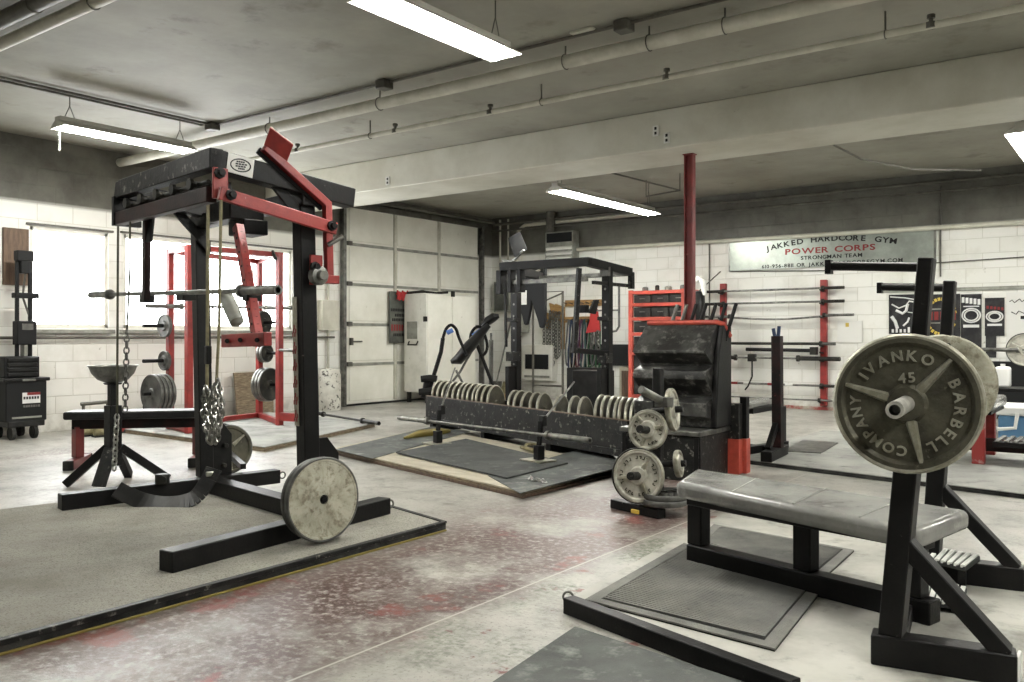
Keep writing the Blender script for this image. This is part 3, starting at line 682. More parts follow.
# straps and chains hanging from the rack
def strap(label, pts, w_, mt, ch=None, cw=.034, cr=.0045):
    t = thing('hanging_strap', label, 'strap', pts[0])
    m = M()
    for a, b_ in zip(pts, pts[1:]): m.beam(a, b_, w_, .006, tuple(EY))
    build(m, 'webbing', mt, t)
    if ch: build(M().chain(ch, cw, cr), 'chain', CHROME if cr > .005 else GREYST, t)
strap('olive strap with a thin chain hanging down beside the chalk stand', [(-5.072, 2.787, 1.823), (-5.089, 2.79, 0.666)], .024, STRAPG, [(-5.089, 2.79, 0.666), (-5.085, 2.769, 0.331)], .045, .0055)
strap('narrow dark strap ending in a chain, second from the left of the rack', [(-4.981, 2.812, 1.843), (-4.93, 2.783, 1.547), (-5.029, 2.82, 1.187)], .018, STRAPG, [(-5.029, 2.82, 1.187), (-5.061, 2.826, 0.683)], .045, .005)
strap('tan strap beside the left upright, left one of the pair above the chain bundle', [(-4.078, 2.744, 1.856), (-4.091, 2.746, 0.804)], .030, STRAPY)
strap('tan strap beside the left upright, right one of the pair above the chain bundle', [(-3.925, 2.719, 1.865), (-3.948, 2.722, 1.182), (-3.983, 2.728, 0.863)], .024, STRAPY)
_loops = [[(-4.062, 2.721, 0.882), (-4.087, 2.725, 0.752), (-4.05, 2.719, 0.637), (-4.003, 2.711, 0.582), (-3.979, 2.707, 0.653), (-4.038, 2.717, 0.782), (-4.062, 2.721, 0.871)],
          [(-3.995, 2.73, 0.895), (-3.972, 2.726, 0.784), (-3.948, 2.722, 0.664), (-3.983, 2.728, 0.587), (-4.042, 2.738, 0.614), (-4.019, 2.734, 0.755), (-4.007, 2.732, 0.884)],
          [(-3.882, 2.671, 0.922), (-3.848, 2.665, 0.82), (-3.837, 2.663, 0.759), (-3.871, 2.669, 0.695), (-3.905, 2.675, 0.775), (-3.894, 2.673, 0.901)],
          [(-4.106, 2.769, 0.846), (-4.143, 2.775, 0.713), (-4.106, 2.769, 0.607), (-4.046, 2.759, 0.59), (-4.011, 2.753, 0.679), (-4.058, 2.761, 0.816)]]
m = M()
for lp in _loops: m.chain(lp, .05, .0065)
tag(build(m, 'chain_bundle', CHROME, origin=_loops[0][0]), 'bundle of bright steel chain hanging from the tan straps on the rack', 'chain')
p = V((-4.078, 2.744, 1.048)); tag(build(M().box(p, (.035, .03, .10), RZ), 'strap_buckle', BLACK, origin=tuple(p), bevel=.006), 'black buckle on the left tan strap of the rack', 'buckle')

# chalk stand: tripod post with a steel bowl
cs = V((-6.37, 3.46, 0))
t = thing('chalk_stand', 'black tripod post holding a steel bowl behind the rack foot', 'stand', tuple(cs))
build(M().beam(cs + V((0, 0, .16)), cs + V((0, 0, .62)), .095, .095), 'lower_post', BLACK, t, .005)
build(M().beam(cs + V((0, 0, .60)), cs + V((0, 0, .80)), .06, .06), 'upper_post', BLACK, t, .004)
for p, q in (((-6.63, 3.23, .02), (-6.41, 3.44, .30)), ((-6.28, 3.86, .02), (-6.34, 3.50, .30)), ((-6.68, 3.76, .02), (-6.41, 3.50, .30))): build(M().beam(p, q, .06, .06), 'leg', BLACK, t, .004)
build(M().beam((-6.28, 3.30, .03), (-6.34, 3.43, .30), .105, .03), 'leg', BLACKW, t, .004)
build(M().lathe([(.001, 0), (.06, 0), (.07, .012), (.001, .012)], cs + V((0, 0, .78)), (0, 0, 1), 20), 'top_flange', BLACK, t)
b_ = build(M().lathe([(.001, .0), (.06, .003), (.11, .025), (.15, .07), (.172, .125), (.182, .128), (.18, .133), (.165, .13), (.144, .075), (.105, .032), (.06, .011), (.001, .008)], (0, 0, 0), (0, 0, 1), 40), 'mixing_bowl', GREYST, origin=(0, 0, 0))
b_.location = tuple(cs + V((0, 0, .793))); tag(b_, 'shiny steel mixing bowl on top of the black tripod post', 'bowl')
build(M().lathe([(.001, .09), (.12, .085), (.15, .083)], (0, 0, 0), (0, 0, 1), 24), 'chalk', PAPER, b_)
# lifting belt and chalk tin on the rack's left foot
m = M(); pts = [A(-.60, -.62, .16), A(-.50, -.50, .085), A(-.36, -.38, .065), A(-.26, -.26, .10), A(-.235, -.18, .20), A(-.24, -.13, .28)]
pts = smooth(pts)
for a, b2 in zip(pts, pts[1:]): m.beam(a, b2 + (b2 - a) * .12, .11, .014, (.45, -.6, .65))
bt = build(m, 'lifting_belt', PADK, origin=tuple(pts[0]), bevel=.003); tag(bt, 'black leather lifting belt curled over the left foot of the rack', 'belt')
build(M().box(A(-.235, -.15, .25), (.02, .07, .03), RZ), 'buckle', CHROME, bt, .004)
c = A(-.66, -.30, .15); cn = build(M().lathe([(.001, 0), (.045, 0), (.047, .005), (.047, .06), (.043, .066), (.001, .066)], (0, 0, 0), (0, 0, 1), 24), 'tin', DARKI, origin=(0, 0, 0)); cn.location = c
tag(cn, 'small round tin standing on the left foot beam of the rack', 'tin'); build(M().tube([(.045, -.03, .06), (.075, -.02, .045), (.075, -.02, .02), (.045, -.03, .01)], .006, 6), 'handle', DARKI, cn)
# ------------------------------------------------------------------ deadlift platform, plate trough, bar and jacks
DP = platform('deadlift_platform', 'deadlift platform of plywood with rubber ends in front of the plate trough', [(-3.555, 4.917), (-3.572, 6.68), (-3.5, 6.38), (-6.95, 7.68), (-6.406, 5.683)], .055, PLY, PLYE, edge2=WOODD)
def sheet(name, pts, z0, z1, mt, par): return build(M().slab(pts, z0, z1), name, mt, par, .002)
sheet('rubber_panel', [(-3.509, 4.818), (-4.161, 5.288), (-4.482, 7.532), (-3.55, 6.36), (-3.549, 6.529)], .055, .062, MATG, DP)
sheet('rubber_panel', [(-6.29, 5.618), (-5.565, 5.403), (-6.233, 7.59), (-6.943, 7.734)], .055, .062, MATG, DP)
t = build(M().slab([(-5.617, 5.759), (-3.93, 5.228), (-3.978, 6.155), (-5.764, 6.952)], .0625, .075), 'lifting_mat', MATD, bevel=.003, origin=(-5.2, 6.0, .0625))
tag(t, 'dark textured rubber mat lying in the middle of the deadlift platform', 'floor mat')

TA, TB = V((-7.135, 7.857, 0.1)), V((-3.616, 6.564, 0.1)); td = (TB - TA).normalized(); tp = V((-td.y, td.x, 0)); TL = (TB - TA).length
TA.z = TB.z = 0; TW = .40; TH = .415
tr = thing('plate_trough', 'long black wooden trough holding a row of weight plates', 'plate rack', tuple(TA.lerp(TB, .5)))
build(M().beam(TA + V((0, 0, .255)), TB + V((0, 0, .255)), .04, .32), 'front_board', BLACKW, tr, .005)
build(M().beam(TA + tp * TW + V((0, 0, .255)), TB + tp * TW + V((0, 0, .255)), .04, .32), 'back_board', BLACKW, tr, .005)
build(M().beam(TA + tp * TW / 2 + V((0, 0, .12)), TB + tp * TW / 2 + V((0, 0, .12)), TW, .03), 'bottom_board', BLACKW, tr, .004)
for e in (TA, TB): build(M().beam(e + tp * .02 + V((0, 0, .25)), e + tp * (TW - .02) + V((0, 0, .25)), .04, .30), 'end_board', BLACKW, tr, .004)
build(M().beam(TA + V((0, 0, .418)) , TB + V((0, 0, .418)), .042, .008), 'top_lip', WOODD, tr, .003)
for k in (.03, .35, .68, .97): build(M().beam(TA.lerp(TB, k) + V((0, 0, .05)), TA.lerp(TB, k) + tp * TW + V((0, 0, .05)), .08, .10), 'skid', BLACK, tr, .004)
build(M().beam(TA - tp * .03 + V((0, 0, .13)), TB - tp * .03 + V((0, 0, .13)), .02, .06), 'front_rail', BLACKW, tr, .003)
# plates: pixel columns of their rims -> positions along the trough
ks = [-0.001, 0.032, 0.065, 0.1, 0.132, 0.165, 0.195, 0.223, 0.253, 0.277, 0.308, 0.34, 0.45, 0.478, 0.514, 0.558, 0.591, 0.669, 0.734, 0.772, 0.84, 0.866, 0.89, 0.913, 0.931, 0.953, 0.971, 0.992]
proto = plate('x', .228, .028, IRON, flat=False, edge=IRONL, dish=.2)
grp = 'plates standing in the black trough'
for i, k in enumerate(ks):
    R_ = 1.0 if k < .45 or k > .83 else .93
    c = TA.lerp(TB, k) + tp * (TW * .50) + V((0, 0, .145 + .228 * R_))
    lab = (f'{ordn(i)} pale-rimmed plate from the left end of the black trough' if i < 12 else f'{ordn(len(ks) - 1 - i) if len(ks) - 1 - i else "last"} pale-rimmed plate counted from the right end of the black trough')
    if len(ks) - 1 - i == 0: lab = 'rightmost pale-rimmed plate at the right end of the black trough'
    n = (V((1, 0, 0)) * .92 + V((0, .2, 0)) + V((0, 0, .10 - .02 * (i % 3)))).normalized()
    o = proto if i == 0 else clone(proto, c)
    setp(o, c, n); tag(o, lab, None, grp); o.scale = (1, R_, R_)
# barbell lying on two jacks in front of the trough
ba, bb_ = V((-5.998, 6.192, 0.34)), V((-3.532, 5.783, 0.33))
barbell('barbell lying on two jacks along the front of the plate trough', ba, bb_, .44, .0145, .025, GREYST, CHROME)
def jack(label, base, tip):
    base, tip = V(base), V(tip); t = thing('bar_jack', label, 'bar jack', tuple(base))
    build(M().box(base + V((0, 0, .008)), (.26, .20, .014), rad(-15)), 'base_plate', IRONL, t, .003)
    build(M().box(base + V((.01, 0, .075)), (.07, .07, .12), rad(-15)), 'socket', BLACK, t, .004)
    top = base + V((0, .04, .34))
    build(M().beam(base + V((0, 0, .02)), top, .035, .035), 'post', BLACK, t, .003)
    build(M().rod(top - V((0, 0, .02)), tip, .0095, 8), 'handle_rod', GREYST, t)
    build(M().box(top + V((0, .03, .0)), (.06, .05, .09), rad(-15)), 'cradle', BLACKW, t, .004)
jack('bar jack with slanting rod at the right end of the deadlift platform', (-4.23, 6.071, 0.075), (-4.455, 7.0, 0.707))
jack('bar jack with slanting rod at the left end of the deadlift platform', (-5.772, 6.505, 0.062), (-6.807, 8.0, 0.76))
o = build(M().tube([(-6.318, 6.598, 0.075), (-6.345, 6.875, 0.09), (-6.3, 7.149, 0.09), (-6.375, 7.388, 0.075)], [.01, .045, .045, .02], 10), 'sandbag_strap', YELLOW, origin=(-6.547, 7.175, 0.06))
tag(o, 'yellow padded strap lying on the platform by the left end of the trough', 'strap')
c = V((-4.719, 6.591, 0.085)); o = build(M().torus(c, (.2, .3, 1), .07, .016, 20, 8, .8).torus(c + V((.04, .02, .025)), (.3, -.2, 1), .06, .014, 20, 8, .9), 'rope_coil', STRAPY, origin=tuple(c)); tag(o, 'small coil of tan rope on the deadlift platform beside the right jack', 'rope')
c = V((-3.695, 5.29, 0.07)); o = build(M().chain([c + V((-.1, .06, 0)), c + V((-.06, 0, 0)), c + V((.0, -.02, 0)), c + V((.05, .0, 0)), c + V((.11, -.05, 0))], .045, .006), 'short_chain', CHROME, origin=tuple(c)); tag(o, 'short bright chain lying on the right rubber panel of the platform', 'chain')

# ------------------------------------------------------------------ plate tree
ptc = V((-2.72, 5.30, 0))
t = thing('plate_tree', 'black plate tree with pegs beside the bench, on the concrete', 'plate rack', tuple(ptc))
build(M().beam((-2.89, 5.038, 0.03), (-2.469, 4.907, 0.03), .07, .06), 'base_foot', BLACK, t, .005)
sg = V((-2.616, 4.852, 0.04)); build(M().box(sg + V((-.0, -.025, .0)), (.06, .012, .025), rad(-12)), 'yellow_sticker', INKY, t, .002)
build(M().beam((-2.944, 5.505, 0.03), (-2.598, 5.762, 0.03), .06, .06), 'base_foot', BLACK, t, .005)
build(M().beam(ptc + V((-.02, .12, .03)), ptc + V((-.02, -.22, .03)), .07, .06), 'base_beam', BLACK, t, .005)
build(M().beam(ptc + V((0, .05, .03)), ptc + V((0, .05, .93)), .06, .06), 'post', BLACK, t, .005)
PL = [(V((-2.646, 4.948, 0.247)), 1), (V((-2.646, 5.073, 0.532)), 0)]
n_ = V((.10, -.985, .13)).normalized()
for c, big in PL: build(M().rod(c - n_ * .16, c + n_ * .16, .026, 16).rod(c - n_ * .20, c - n_ * .13, .05, 12), 'peg', BLACKW, t)
tp0 = V((-2.544, 5.086, 0.72)); tp1 = V((-2.593, 4.863, 0.811))
build(M().rod(tp0, tp1, .026, 16).box(tp0, (.09, .09, .06)), 'peg', GREYST, t)
xr = [(V((-2.591, 5.238, 0.655)), .155), (V((-2.561, 5.223, 0.299)), .085)]
nx = V((.96, .22, .1)).normalized()
for c, r in xr: build(M().rod(c - nx * .14, c + nx * .10, .022, 14), 'peg', BLACKW, t)
a = plate('pale plate on the lowest front peg of the plate tree, largest one there', .170, .036, IRONS, IRONW, (60, 190, 300), None, edge=IRONL, spoke_mt=IRONL)
setp(a, PL[0][0] + n_ * .02, n_)
def marks(par, R_, n, k0=0):
    m = M()
    for i in range(n):
        an = 2 * math.pi * i / n
        if (i + k0) % 9 in (0, 4): continue
        d = V((0, math.cos(an), math.sin(an))); q = V((0, -d.z, d.y)); x = .036 * .15 + .004
        m.beam(V((x, 0, 0)) + d * R_ * .64, V((x, 0, 0)) + d * R_ * .76, .004, .006, tuple(q)); m.beam(V((x, 0, 0)) + d * R_ * (.65 + .09 * (i % 2)), V((x, 0, 0)) + d * R_ * (.65 + .09 * (i % 2)) + q * .012, .004, .006)
    build(m, 'lettering', IRON, par)
marks(a, .170, 30)
b2 = plate('dark plate right behind the large pale plate on the lowest peg', .180, .036, DARKI); setp(b2, PL[0][0] - n_ * .035 + V((-.03, 0, .0)), n_)
c2 = plate('pale plate on the upper front peg of the plate tree', .132, .034, IRONS, IRONW, (15, 130, 250), None, edge=IRONL, spoke_mt=IRONL); setp(c2, PL[1][0] + n_ * .02, n_); marks(c2, .132, 22, 2)
setp(plate('plate on the top side peg of the plate tree, behind the empty peg', xr[0][1] * .92, .034, IRONS, edge=IRONL, spokes=(30, 150, 270)), xr[0][0] + nx * .03, nx)
setp(plate('small plate on the lower right side peg of the plate tree', xr[1][1] * 1.05, .03, IRONS, edge=IRONL), xr[1][0] + nx * .05, nx)
for i, lab in enumerate(('lower flat plate lying on the floor at the foot of the plate tree', 'upper flat plate lying on the floor at the foot of the plate tree')):
    setp(plate(lab, .15 - .01 * i, .034, DARKI, edge=IRONG), V((-2.539, 4.909, 0.04)) + V((.03, .11, .05 + .036 * i)), (0, 0, 1))

# ------------------------------------------------------------------ black hopper on its box, bars sticking out of the top
hx0, hx1, hy = -3.50, -2.80, 6.42
t = thing('storage_box', 'worn black wooden box with iron edges under the black hopper', 'box', (-3.15, 6.65, 0))
build(M().bb((-3.52, 6.28, 0), (-2.84, 6.90, .36)), 'body', BLACKW, t, .008)
build(M().bb((-3.54, 6.26, .36), (-2.82, 6.92, .40)), 'lid', GREYST, t, .006)
for p, q in [((x - .02, 6.268, .02), (x + .02, 6.28, .35)) for x in (-3.50, -3.20, -2.86)] + [((-2.84, 6.28, .02), (-2.828, 6.32, .35)), ((-2.84, 6.86, .02), (-2.828, 6.90, .35))]: build(M().bb(p, q), 'edge_strap', BLACK, t, .003)
t = thing('ribbed_hopper', 'tall black ribbed hopper with red top edge standing on the worn box', 'hopper', (-3.15, 6.65, .40))
prof = [(.27, 1.235), (.24, 1.25), (.0, 1.03), (.0, 1.01), (.14, .92), (.14, .905), (.015, .868), (.0, .83), (.0, .80), (.15, .665), (.15, .645), (.02, .605), (.02, .54), (.02, .50), (.12, .47), (.12, .405), (.40, .405), (.40, 1.235)]
build(M().prism([(hx0, hy + a, z) for a, z in prof], (hx1 - hx0 - .05, 0, 0)), 'ribbed_body', HOPP, t, .004)
side = [(.42, .405), (.10, .405), (.10, .50), (.16, 1.02), (.26, 1.245), (.42, 1.245)]
build(M().prism([(hx1 - .05, hy + a, z) for a, z in side], (.05, 0, 0)), 'side_panel', BLACK, t, .012)
build(M().tube([(hx0 + .02, hy + .235, 1.262), (hx1 - .05, hy + .235, 1.262), (hx1 - .015, hy + .27, 1.25), (hx1 + .0, hy + .38, 1.15)], .021, 8), 'red_edge', ORED, t)
for i in range(7):
    x = hx0 + .16 + i * .088
    o = build(M().rod((x, hy + .31, 1.12), (x + .075, hy + .36, 1.42), .0155, 10).rod((x - .002, hy + .308, 1.11), (x, hy + .31, 1.12), .02, 10), 'steel_rod', GREYST if i < 2 else BLACK, origin=(x, hy + .31, 1.1))
    tag(o, f'{["leftmost", "second from left", "third from left", "middle", "third from right", "second from right", "rightmost"][i]} of the seven leaning rods sticking out of the hopper top', 'rod', 'rods in the hopper top')
t = thing('marker_post', 'thick post painted black above and red below, right beside the hopper', 'post', (-2.72, 6.9, 0))
m1 = [(-2.859, 6.85, -0.006), (-2.742, 6.85, 0.005)]
build(M().bb((m1[0][0], 6.85, .0), (m1[1][0], 6.97, .29)), 'lower_section', ORED, t, .004)
build(M().bb((m1[0][0] + .006, 6.86, .29), (m1[1][0] - .006, 6.96, .585)), 'upper_section', BLACKW, t, .004)
t = thing('marker_post', 'slim post painted black above and red below, right of the thick one', 'post', (-2.68, 6.95, 0))
m1 = [(-2.773, 6.95, -0.011), (-2.729, 6.95, -0.006)]
build(M().bb((m1[0][0], 6.93, 0), (m1[1][0] + .02, 7.02, .29)), 'lower_section', ORED, t, .004)
build(M().bb((m1[0][0], 6.94, .29), (m1[1][0] + .015, 7.01, .64)), 'upper_section', BLACK, t, .004)

# ------------------------------------------------------------------ back right platform with the second bench
platform('back_platform', 'wide pale platform with dark front edge near the back wall', [(-3.152, 7.515), (-0.718, 7.025), (2.5, 6.3), (2.5, 9.3), (-2.0, 10.6), (-3.1, 10.3)], .04, MATL, RUB)
tag(build(M().slab([(-2.829, 8.192), (-2.5, 8.261), (-2.592, 9.137), (-2.966, 9.179)], .04, .05), 'metal_sheet', GREYST, origin=(-2.4, 8.4, .04)), 'thin square sheet lying on the back platform beside the black post', 'sheet')
t = thing('bench_press', 'black bench with flat pad and red-chipped post on the back platform', 'bench press', (-2.9, 8.1, .04))
p0 = V((-2.731, 7.75, 0.064)); p1 = V((-2.74, 7.75, 1.15))
build(M().beam((p0.x, 7.75, .13), (p1.x, 7.75, p1.z), .085, .085), 'upright', CHIP, t, .005)
build(M().beam((-2.718, 7.41, 0.085), (-2.754, 7.95, 0.096), .10, .09), 'foot_beam', BLACK, t, .005)
build(M().beam((-2.751, 7.55, 0.138), (-2.739, 7.72, 0.349), .05, .05), 'brace', BLACK, t, .004)
build(M().beam((p1.x - .02, 7.75, p1.z - .01), (p1.x - .035, 7.75, p1.z + .07), .02, .03).beam((p1.x + .01, 7.75, p1.z - .01), (p1.x + .02, 7.75, p1.z + .09), .018, .03), 'bar_hook', B['blue'], t, .003)
build(M().slab([(-3.112, 7.85), (-2.966, 7.6), (-3.003, 8.35), (-3.165, 8.6)], .47, .53), 'pad', PADL, t, .015)
build(M().beam((-3.0, 7.75, .45), (-2.98, 8.5, .45), .07, .05).beam((-2.93, 8.4, .06), (-2.93, 8.4, .46), .08, .08).beam((-3.06, 7.75, .06), (-3.06, 7.75, .45), .06, .06).beam((-3.05, 7.7, .08), (-2.9, 8.45, .08), .07, .07).beam((-3.3, 8.1, .075), (-2.75, 7.95, .075), .06, .06), 'frame', BLACK, t, .005)

# ------------------------------------------------------------------ red drawer shelf behind the column
t = thing('red_shelf', 'orange-red steel shelf with black bins behind the red column', 'shelf', (-6.5, 12.8, 0))
x0, x1, ya, yb, zt = -6.877, -5.93, 12.55, 13.0, 1.90
for x in (x0, x1):
    for y in (ya, yb): build(M().bb((x - .035, y - .03, 0), (x + .035, y + .03, zt)), 'upright', ORED, t, .004)
for z in (.16, .52, .86, 1.18, 1.43, 1.66, 1.86): build(M().bb((x0, ya - .028, z - .028), (x1, yb + .028, z + .028)), 'shelf_board', ORED, t, .004)
build(M().bb((x0 + .03, yb - .02, .3), (x1 - .03, yb - .005, 1.88)), 'back_panel', BLACK, t)
for z0, z1 in ((.20, .48), (.56, .82), (.90, 1.14), (1.22, 1.39), (1.47, 1.62), (1.70, 1.82)):
    for k in range(3):
        xa = x0 + .045 + k * .322
        o = build(M().bb((xa, ya + .01, z0 - .008), (xa + .305, yb - .04, z1)), 'storage_bin', BINB, origin=(xa + .22, ya + .2, z0), bevel=.008)
        row = {.20: 'lowest', .56: 'second lowest', .90: 'third lowest', 1.22: 'third highest', 1.47: 'second highest', 1.70: 'highest'}[z0]
        tag(o, f'black bin on the {row} level of the orange-red shelf, {["left", "middle", "right"][k]} one', 'bin', 'bins on the red shelf')
        build(M().box((xa + .16, ya + .004, (z0 + z1) / 2), (.10, .012, .014)), 'label_strip', GREYST, o, .003)
for i, (x, h_, r, mt) in enumerate(((-6.72, .05, .05, GREYST), (-6.5, .07, .035, DARKI), (-6.3, .05, .06, GREYB), (-6.05, .06, .04, GREYST))):
    o = build(M().lathe([(.001, 0), (r, 0), (r, h_), (r * .6, h_ + .015), (.001, h_ + .015)], (x, 12.75, 1.898), (0, 0, 1), 14), 'small_jar', mt, origin=(x, 12.75, 1.898))
    tag(o, f'small jar on top of the orange-red shelf, {ordn(i)} from the left', 'jar', 'jars on the red shelf')
# dark bag with pale towel hanging behind the column
c = V((-5.64, 12.4, 1.615))
o = build(M().lathe([(.001, -.26), (.11, -.25), (.13, -.15), (.12, .15), (.09, .22), (.001, .24)], c, (0, 0, 1), 20), 'hanging_bag', PADK, origin=tuple(c)); tag(o, 'black bag hanging behind the red column, right of the shelf', 'bag')
build(M().rod(c + V((0, 0, .2)), (c.x, c.y + .9, 2.2), .01, 6), 'cord', PIPED, o)
m = M().tube([c + V((-.08, -.06, .16)), c + V((-.05, -.04, .34)), c + V((.02, 0, .42)), c + V((.10, .02, .36)), c + V((.12, .0, .16))], [.03, .05, .05, .05, .035], 10)
tag(build(m, 'towel', PAPER, origin=tuple(c + V((0, 0, .3)))), 'pale towel draped over the black bag behind the red column', 'towel')

# ------------------------------------------------------------------ barbell rack on the back wall
t = thing('wall_bar_rack', 'pair of red boards with pegs on the back wall carrying bars', 'bar rack', (-4.9, 13.55, .1))
BZ = [1.885, 1.68, 1.47, 1.03, .93, .80, .385, .16]
for x in (-4.06, -5.70):
    bd = build(M().bb((x - .05, 13.53, .06 if x > -5 else 1.2), (x + .05, 13.6, 2.02)), 'board', RED, t, .006)
    for z in BZ:
        if x < -5 and z < 1.2: continue
        build(M().rod((x, 13.54, z - .045), (x, 13.36, z - .03), .011, 8), 'peg', BLACK, bd)
build(M().bb((-5.75, 13.53, .06), (-5.65, 13.6, 1.2)), 'board', RED, t, .006)
xl = -6.0
names = ['straight bar with dark sleeve on the highest pegs of the wall bar rack', 'straight bar on the second highest pegs of the wall bar rack', 'bowed bar on the third highest pegs of the wall bar rack', 'bar with a short right end just under the bowed bar', None, 'bar with thick right sleeve and a clamp in the middle of the wall bar rack', 'bar with red and white tape on the second lowest pegs', 'thin bar on the lowest pegs of the wall bar rack']
rx = [-3.72, -3.72, -3.58, -3.85, 0, -3.78, -3.74, -3.74]
for i, z in enumerate(BZ):
    y = 13.44
    if names[i] is None: continue
    t = thing('barbell', names[i], 'barbell', (-5, y, z))
    sl = [.30, .30, .42, .20, 0, .62, .30, .33][i]; rs = [.017, .017, .016, .022, 0, .016, .018, .013][i]; rl = [.024, .024, .020, .024, 0, .034, .024, .018][i]
    L_ = [2.25, 2.25, 2.4, 2.2, 0, 2.3, 2.3, 2.2][i]; x1 = rx[i]; x0 = x1 - L_
    if i == 2:
        pts = [(x0 + L_ * k / 14, y, z - .055 * math.sin(math.pi * k / 14) ** 2) for k in range(15)]
        build(M().tube(pts, rs, 10), 'shaft', GREYST, t)
    else: build(M().rod((x0, y, z), (x1, y, z), rs, 10), 'shaft', GREYST if i != 3 else DARKI, t)
    for a, s in ((x0, 1), (x1, -1)):
        build(M().rod((a, y, z), (a + s * sl, y, z), rl, 12), 'sleeve', DARKI if i in (0, 1, 5, 6) else GREYST, t)
        build(M().rod((a + s * sl, y, z), (a + s * (sl + .04), y, z), rl + .016, 12), 'collar', DARKI, t)
    if i == 6:
        for k, (a, b2) in enumerate(((-5.6, -5.4), (-5.3, -5.2), (-4.9, -4.75), (-4.62, -4.5))): build(M().rod((a, y, z), (b2, y, z), rs + .004, 10), 'tape', INKR if k % 2 == 0 else PAPER, t)
    if i == 5:
        build(M().bb((-5.22, y - .05, z - .06), (-5.10, y + .05, z + .06)), 'clamp', DARKI, t, .006)
        build(M().tube([(-5.16, y, z - .05), (-5.15, y - .02, z - .30), (-5.22, y - .02, z - .46), (-5.27, y - .02, z - .52)], .013, 8), 'hook', DARKI, t)
t = thing('barbell', 'thick black short bar lying just above the bar with the clamp', 'barbell', (-4.8, 13.43, .93))
build(M().rod((-5.25, 13.42, .935), (-4.16, 13.42, .925), .028, 14), 'shaft', BLACK, t); build(M().bb((-4.22, 13.37, .86), (-4.12, 13.47, .98)), 'end_block', DARKI, t, .006)
o = build(M().bb((-3.86, 13.575, 1.05), (-3.50, 13.595, 1.38)), 'wall_note', PAPER, origin=(-3.7, 13.59, 1.2)); tag(o, 'small pale notice on the back wall beside the right red board', 'notice')
build(M().bb((-3.74, 13.572, 1.29), (-3.69, 13.575, 1.35)), 'yellow_mark', INKY, o)

# ------------------------------------------------------------------ banner
t = thing('banner', 'diamond plate gym banner with black and dark red lettering on the back wall', 'banner', (-4.06, 13.56, 2.4))
build(M().bb((-5.58, 13.55, 2.225), (-2.50, 13.575, 2.735)), 'panel', DIAM, t)
rt_, up_, ot_ = (1, 0, 0), (0, 0, 1), (0, -1, 0)
m = M(); s = 'JAKKED HARDCORE GYM'; n = len(s)
for i, ch in enumerate(s):
    if ch == ' ': continue
    f = (i - (n - 1) / 2) / ((n - 1) / 2); x = -4.0 + f * .95
    put(m, ch, (x, 13.548, 2.655 - .10 * f * f), (1, 0, -.18 * f), (.18 * f, 0, 1), ot_, .115, .006, 1.25)
build(m, 'top_lettering', INK, t)
m = M(); line_text(m, 'POWER CORPS', (-3.98, 13.548, 2.485), rt_, up_, ot_, .125, .006, 1.45, .12); build(m, 'name_lettering', INKR, t)
m = M(); line_text(m, 'STRONGMAN TEAM', (-3.95, 13.548, 2.375), rt_, up_, ot_, .082, .006, 1.15, .1); build(m, 'team_lettering', INK, t)
m = M(); line_text(m, '610-956-8811 OR JAKKEDHARDCOREGYM.COM', (-3.98, 13.548, 2.268), rt_, up_, ot_, .08, .006, 1.1, .15); build(m, 'contact_lettering', INK, t)
for x in (-5.60, -2.505): build(M().bb((x, 13.545, 2.215), (x + .025, 13.58, 2.745)), 'edge_trim', GREYST, t)
# ------------------------------------------------------------------ posters on the back wall at right
def poster(label, x0, x1, z0, z1, mt=POSTER, y=13.59):
    t = thing('poster', label, 'poster', ((x0 + x1) / 2, y, z0)); build(M().bb((x0, y - .008, z0), (x1, y, z1)), 'sheet', mt, t); return t, y - .009
def blocks(par, name, mt, rects, y):
    m = M()
    for x0, x1, z0, z1 in rects: m.bb((x0, y - .003, z0), (x1, y, z1))
    return build(m, name, mt, par)
t, y = poster('black poster with white line drawing, leftmost on the back wall', -3.12, -2.62, 1.18, 1.76)
m = M().tube([(-3.10, y, 1.73), (-2.9, y, 1.71), (-2.66, y, 1.66)], .010, 6).tube([(-3.08, y, 1.62), (-2.98, y, 1.56), (-2.88, y, 1.60), (-2.84, y, 1.66), (-2.64, y, 1.62)], .012, 6).tube([(-3.02, y, 1.53), (-2.93, y, 1.48), (-2.88, y, 1.52), (-2.86, y, 1.62)], .022, 6).tube([(-3.08, y, 1.44), (-3.03, y, 1.36), (-3.0, y, 1.26)], .026, 6).tube([(-2.86, y, 1.5), (-2.66, y, 1.47)], .008, 6).tube([(-2.84, y, 1.42), (-2.86, y, 1.36), (-2.92, y, 1.30)], .014, 6)
build(m, 'line_drawing', INKW, t)
blocks(t, 'caption', INKW, [(-3.08 + .055 * k, -3.05 + .055 * k, 1.20, 1.20 + .05 + .03 * (k % 3 == 1)) for k in range(8)], y)
t, y = poster('black poster with red word in a yellow ring, second from the left', -2.60, -2.17, 1.10, 1.75)
m = M()
for k in range(26):
    a = 2 * math.pi * k / 26
    if k % 13 in (0, 12): continue
    m.box((-2.42 + .19 * math.cos(a), y, 1.43 + .25 * math.sin(a)), (.035, .004, .045), R=Matrix.Rotation(-a + math.pi / 2, 4, 'Y'))
build(m, 'yellow_ring', INKY, t)
blocks(t, 'red_word', INKR, [(-2.58 + .075 * k, -2.525 + .075 * k, 1.38, 1.50) for k in range(5)], y)
blocks(t, 'pale_bars', GREYB, [(-2.56, -2.28, 1.53, 1.545), (-2.56, -2.28, 1.33, 1.345)], y)
t, y = poster('black poster with white oval emblem, third from the left on the back wall', -2.16, -1.90, .92, 1.74)
m = M()
for rr in (.115, .085): m.tube([(-2.03 + rr * math.cos(k * math.pi / 12), y, 1.44 + rr * .85 * math.sin(k * math.pi / 12)) for k in range(24)], .010, 6, True)
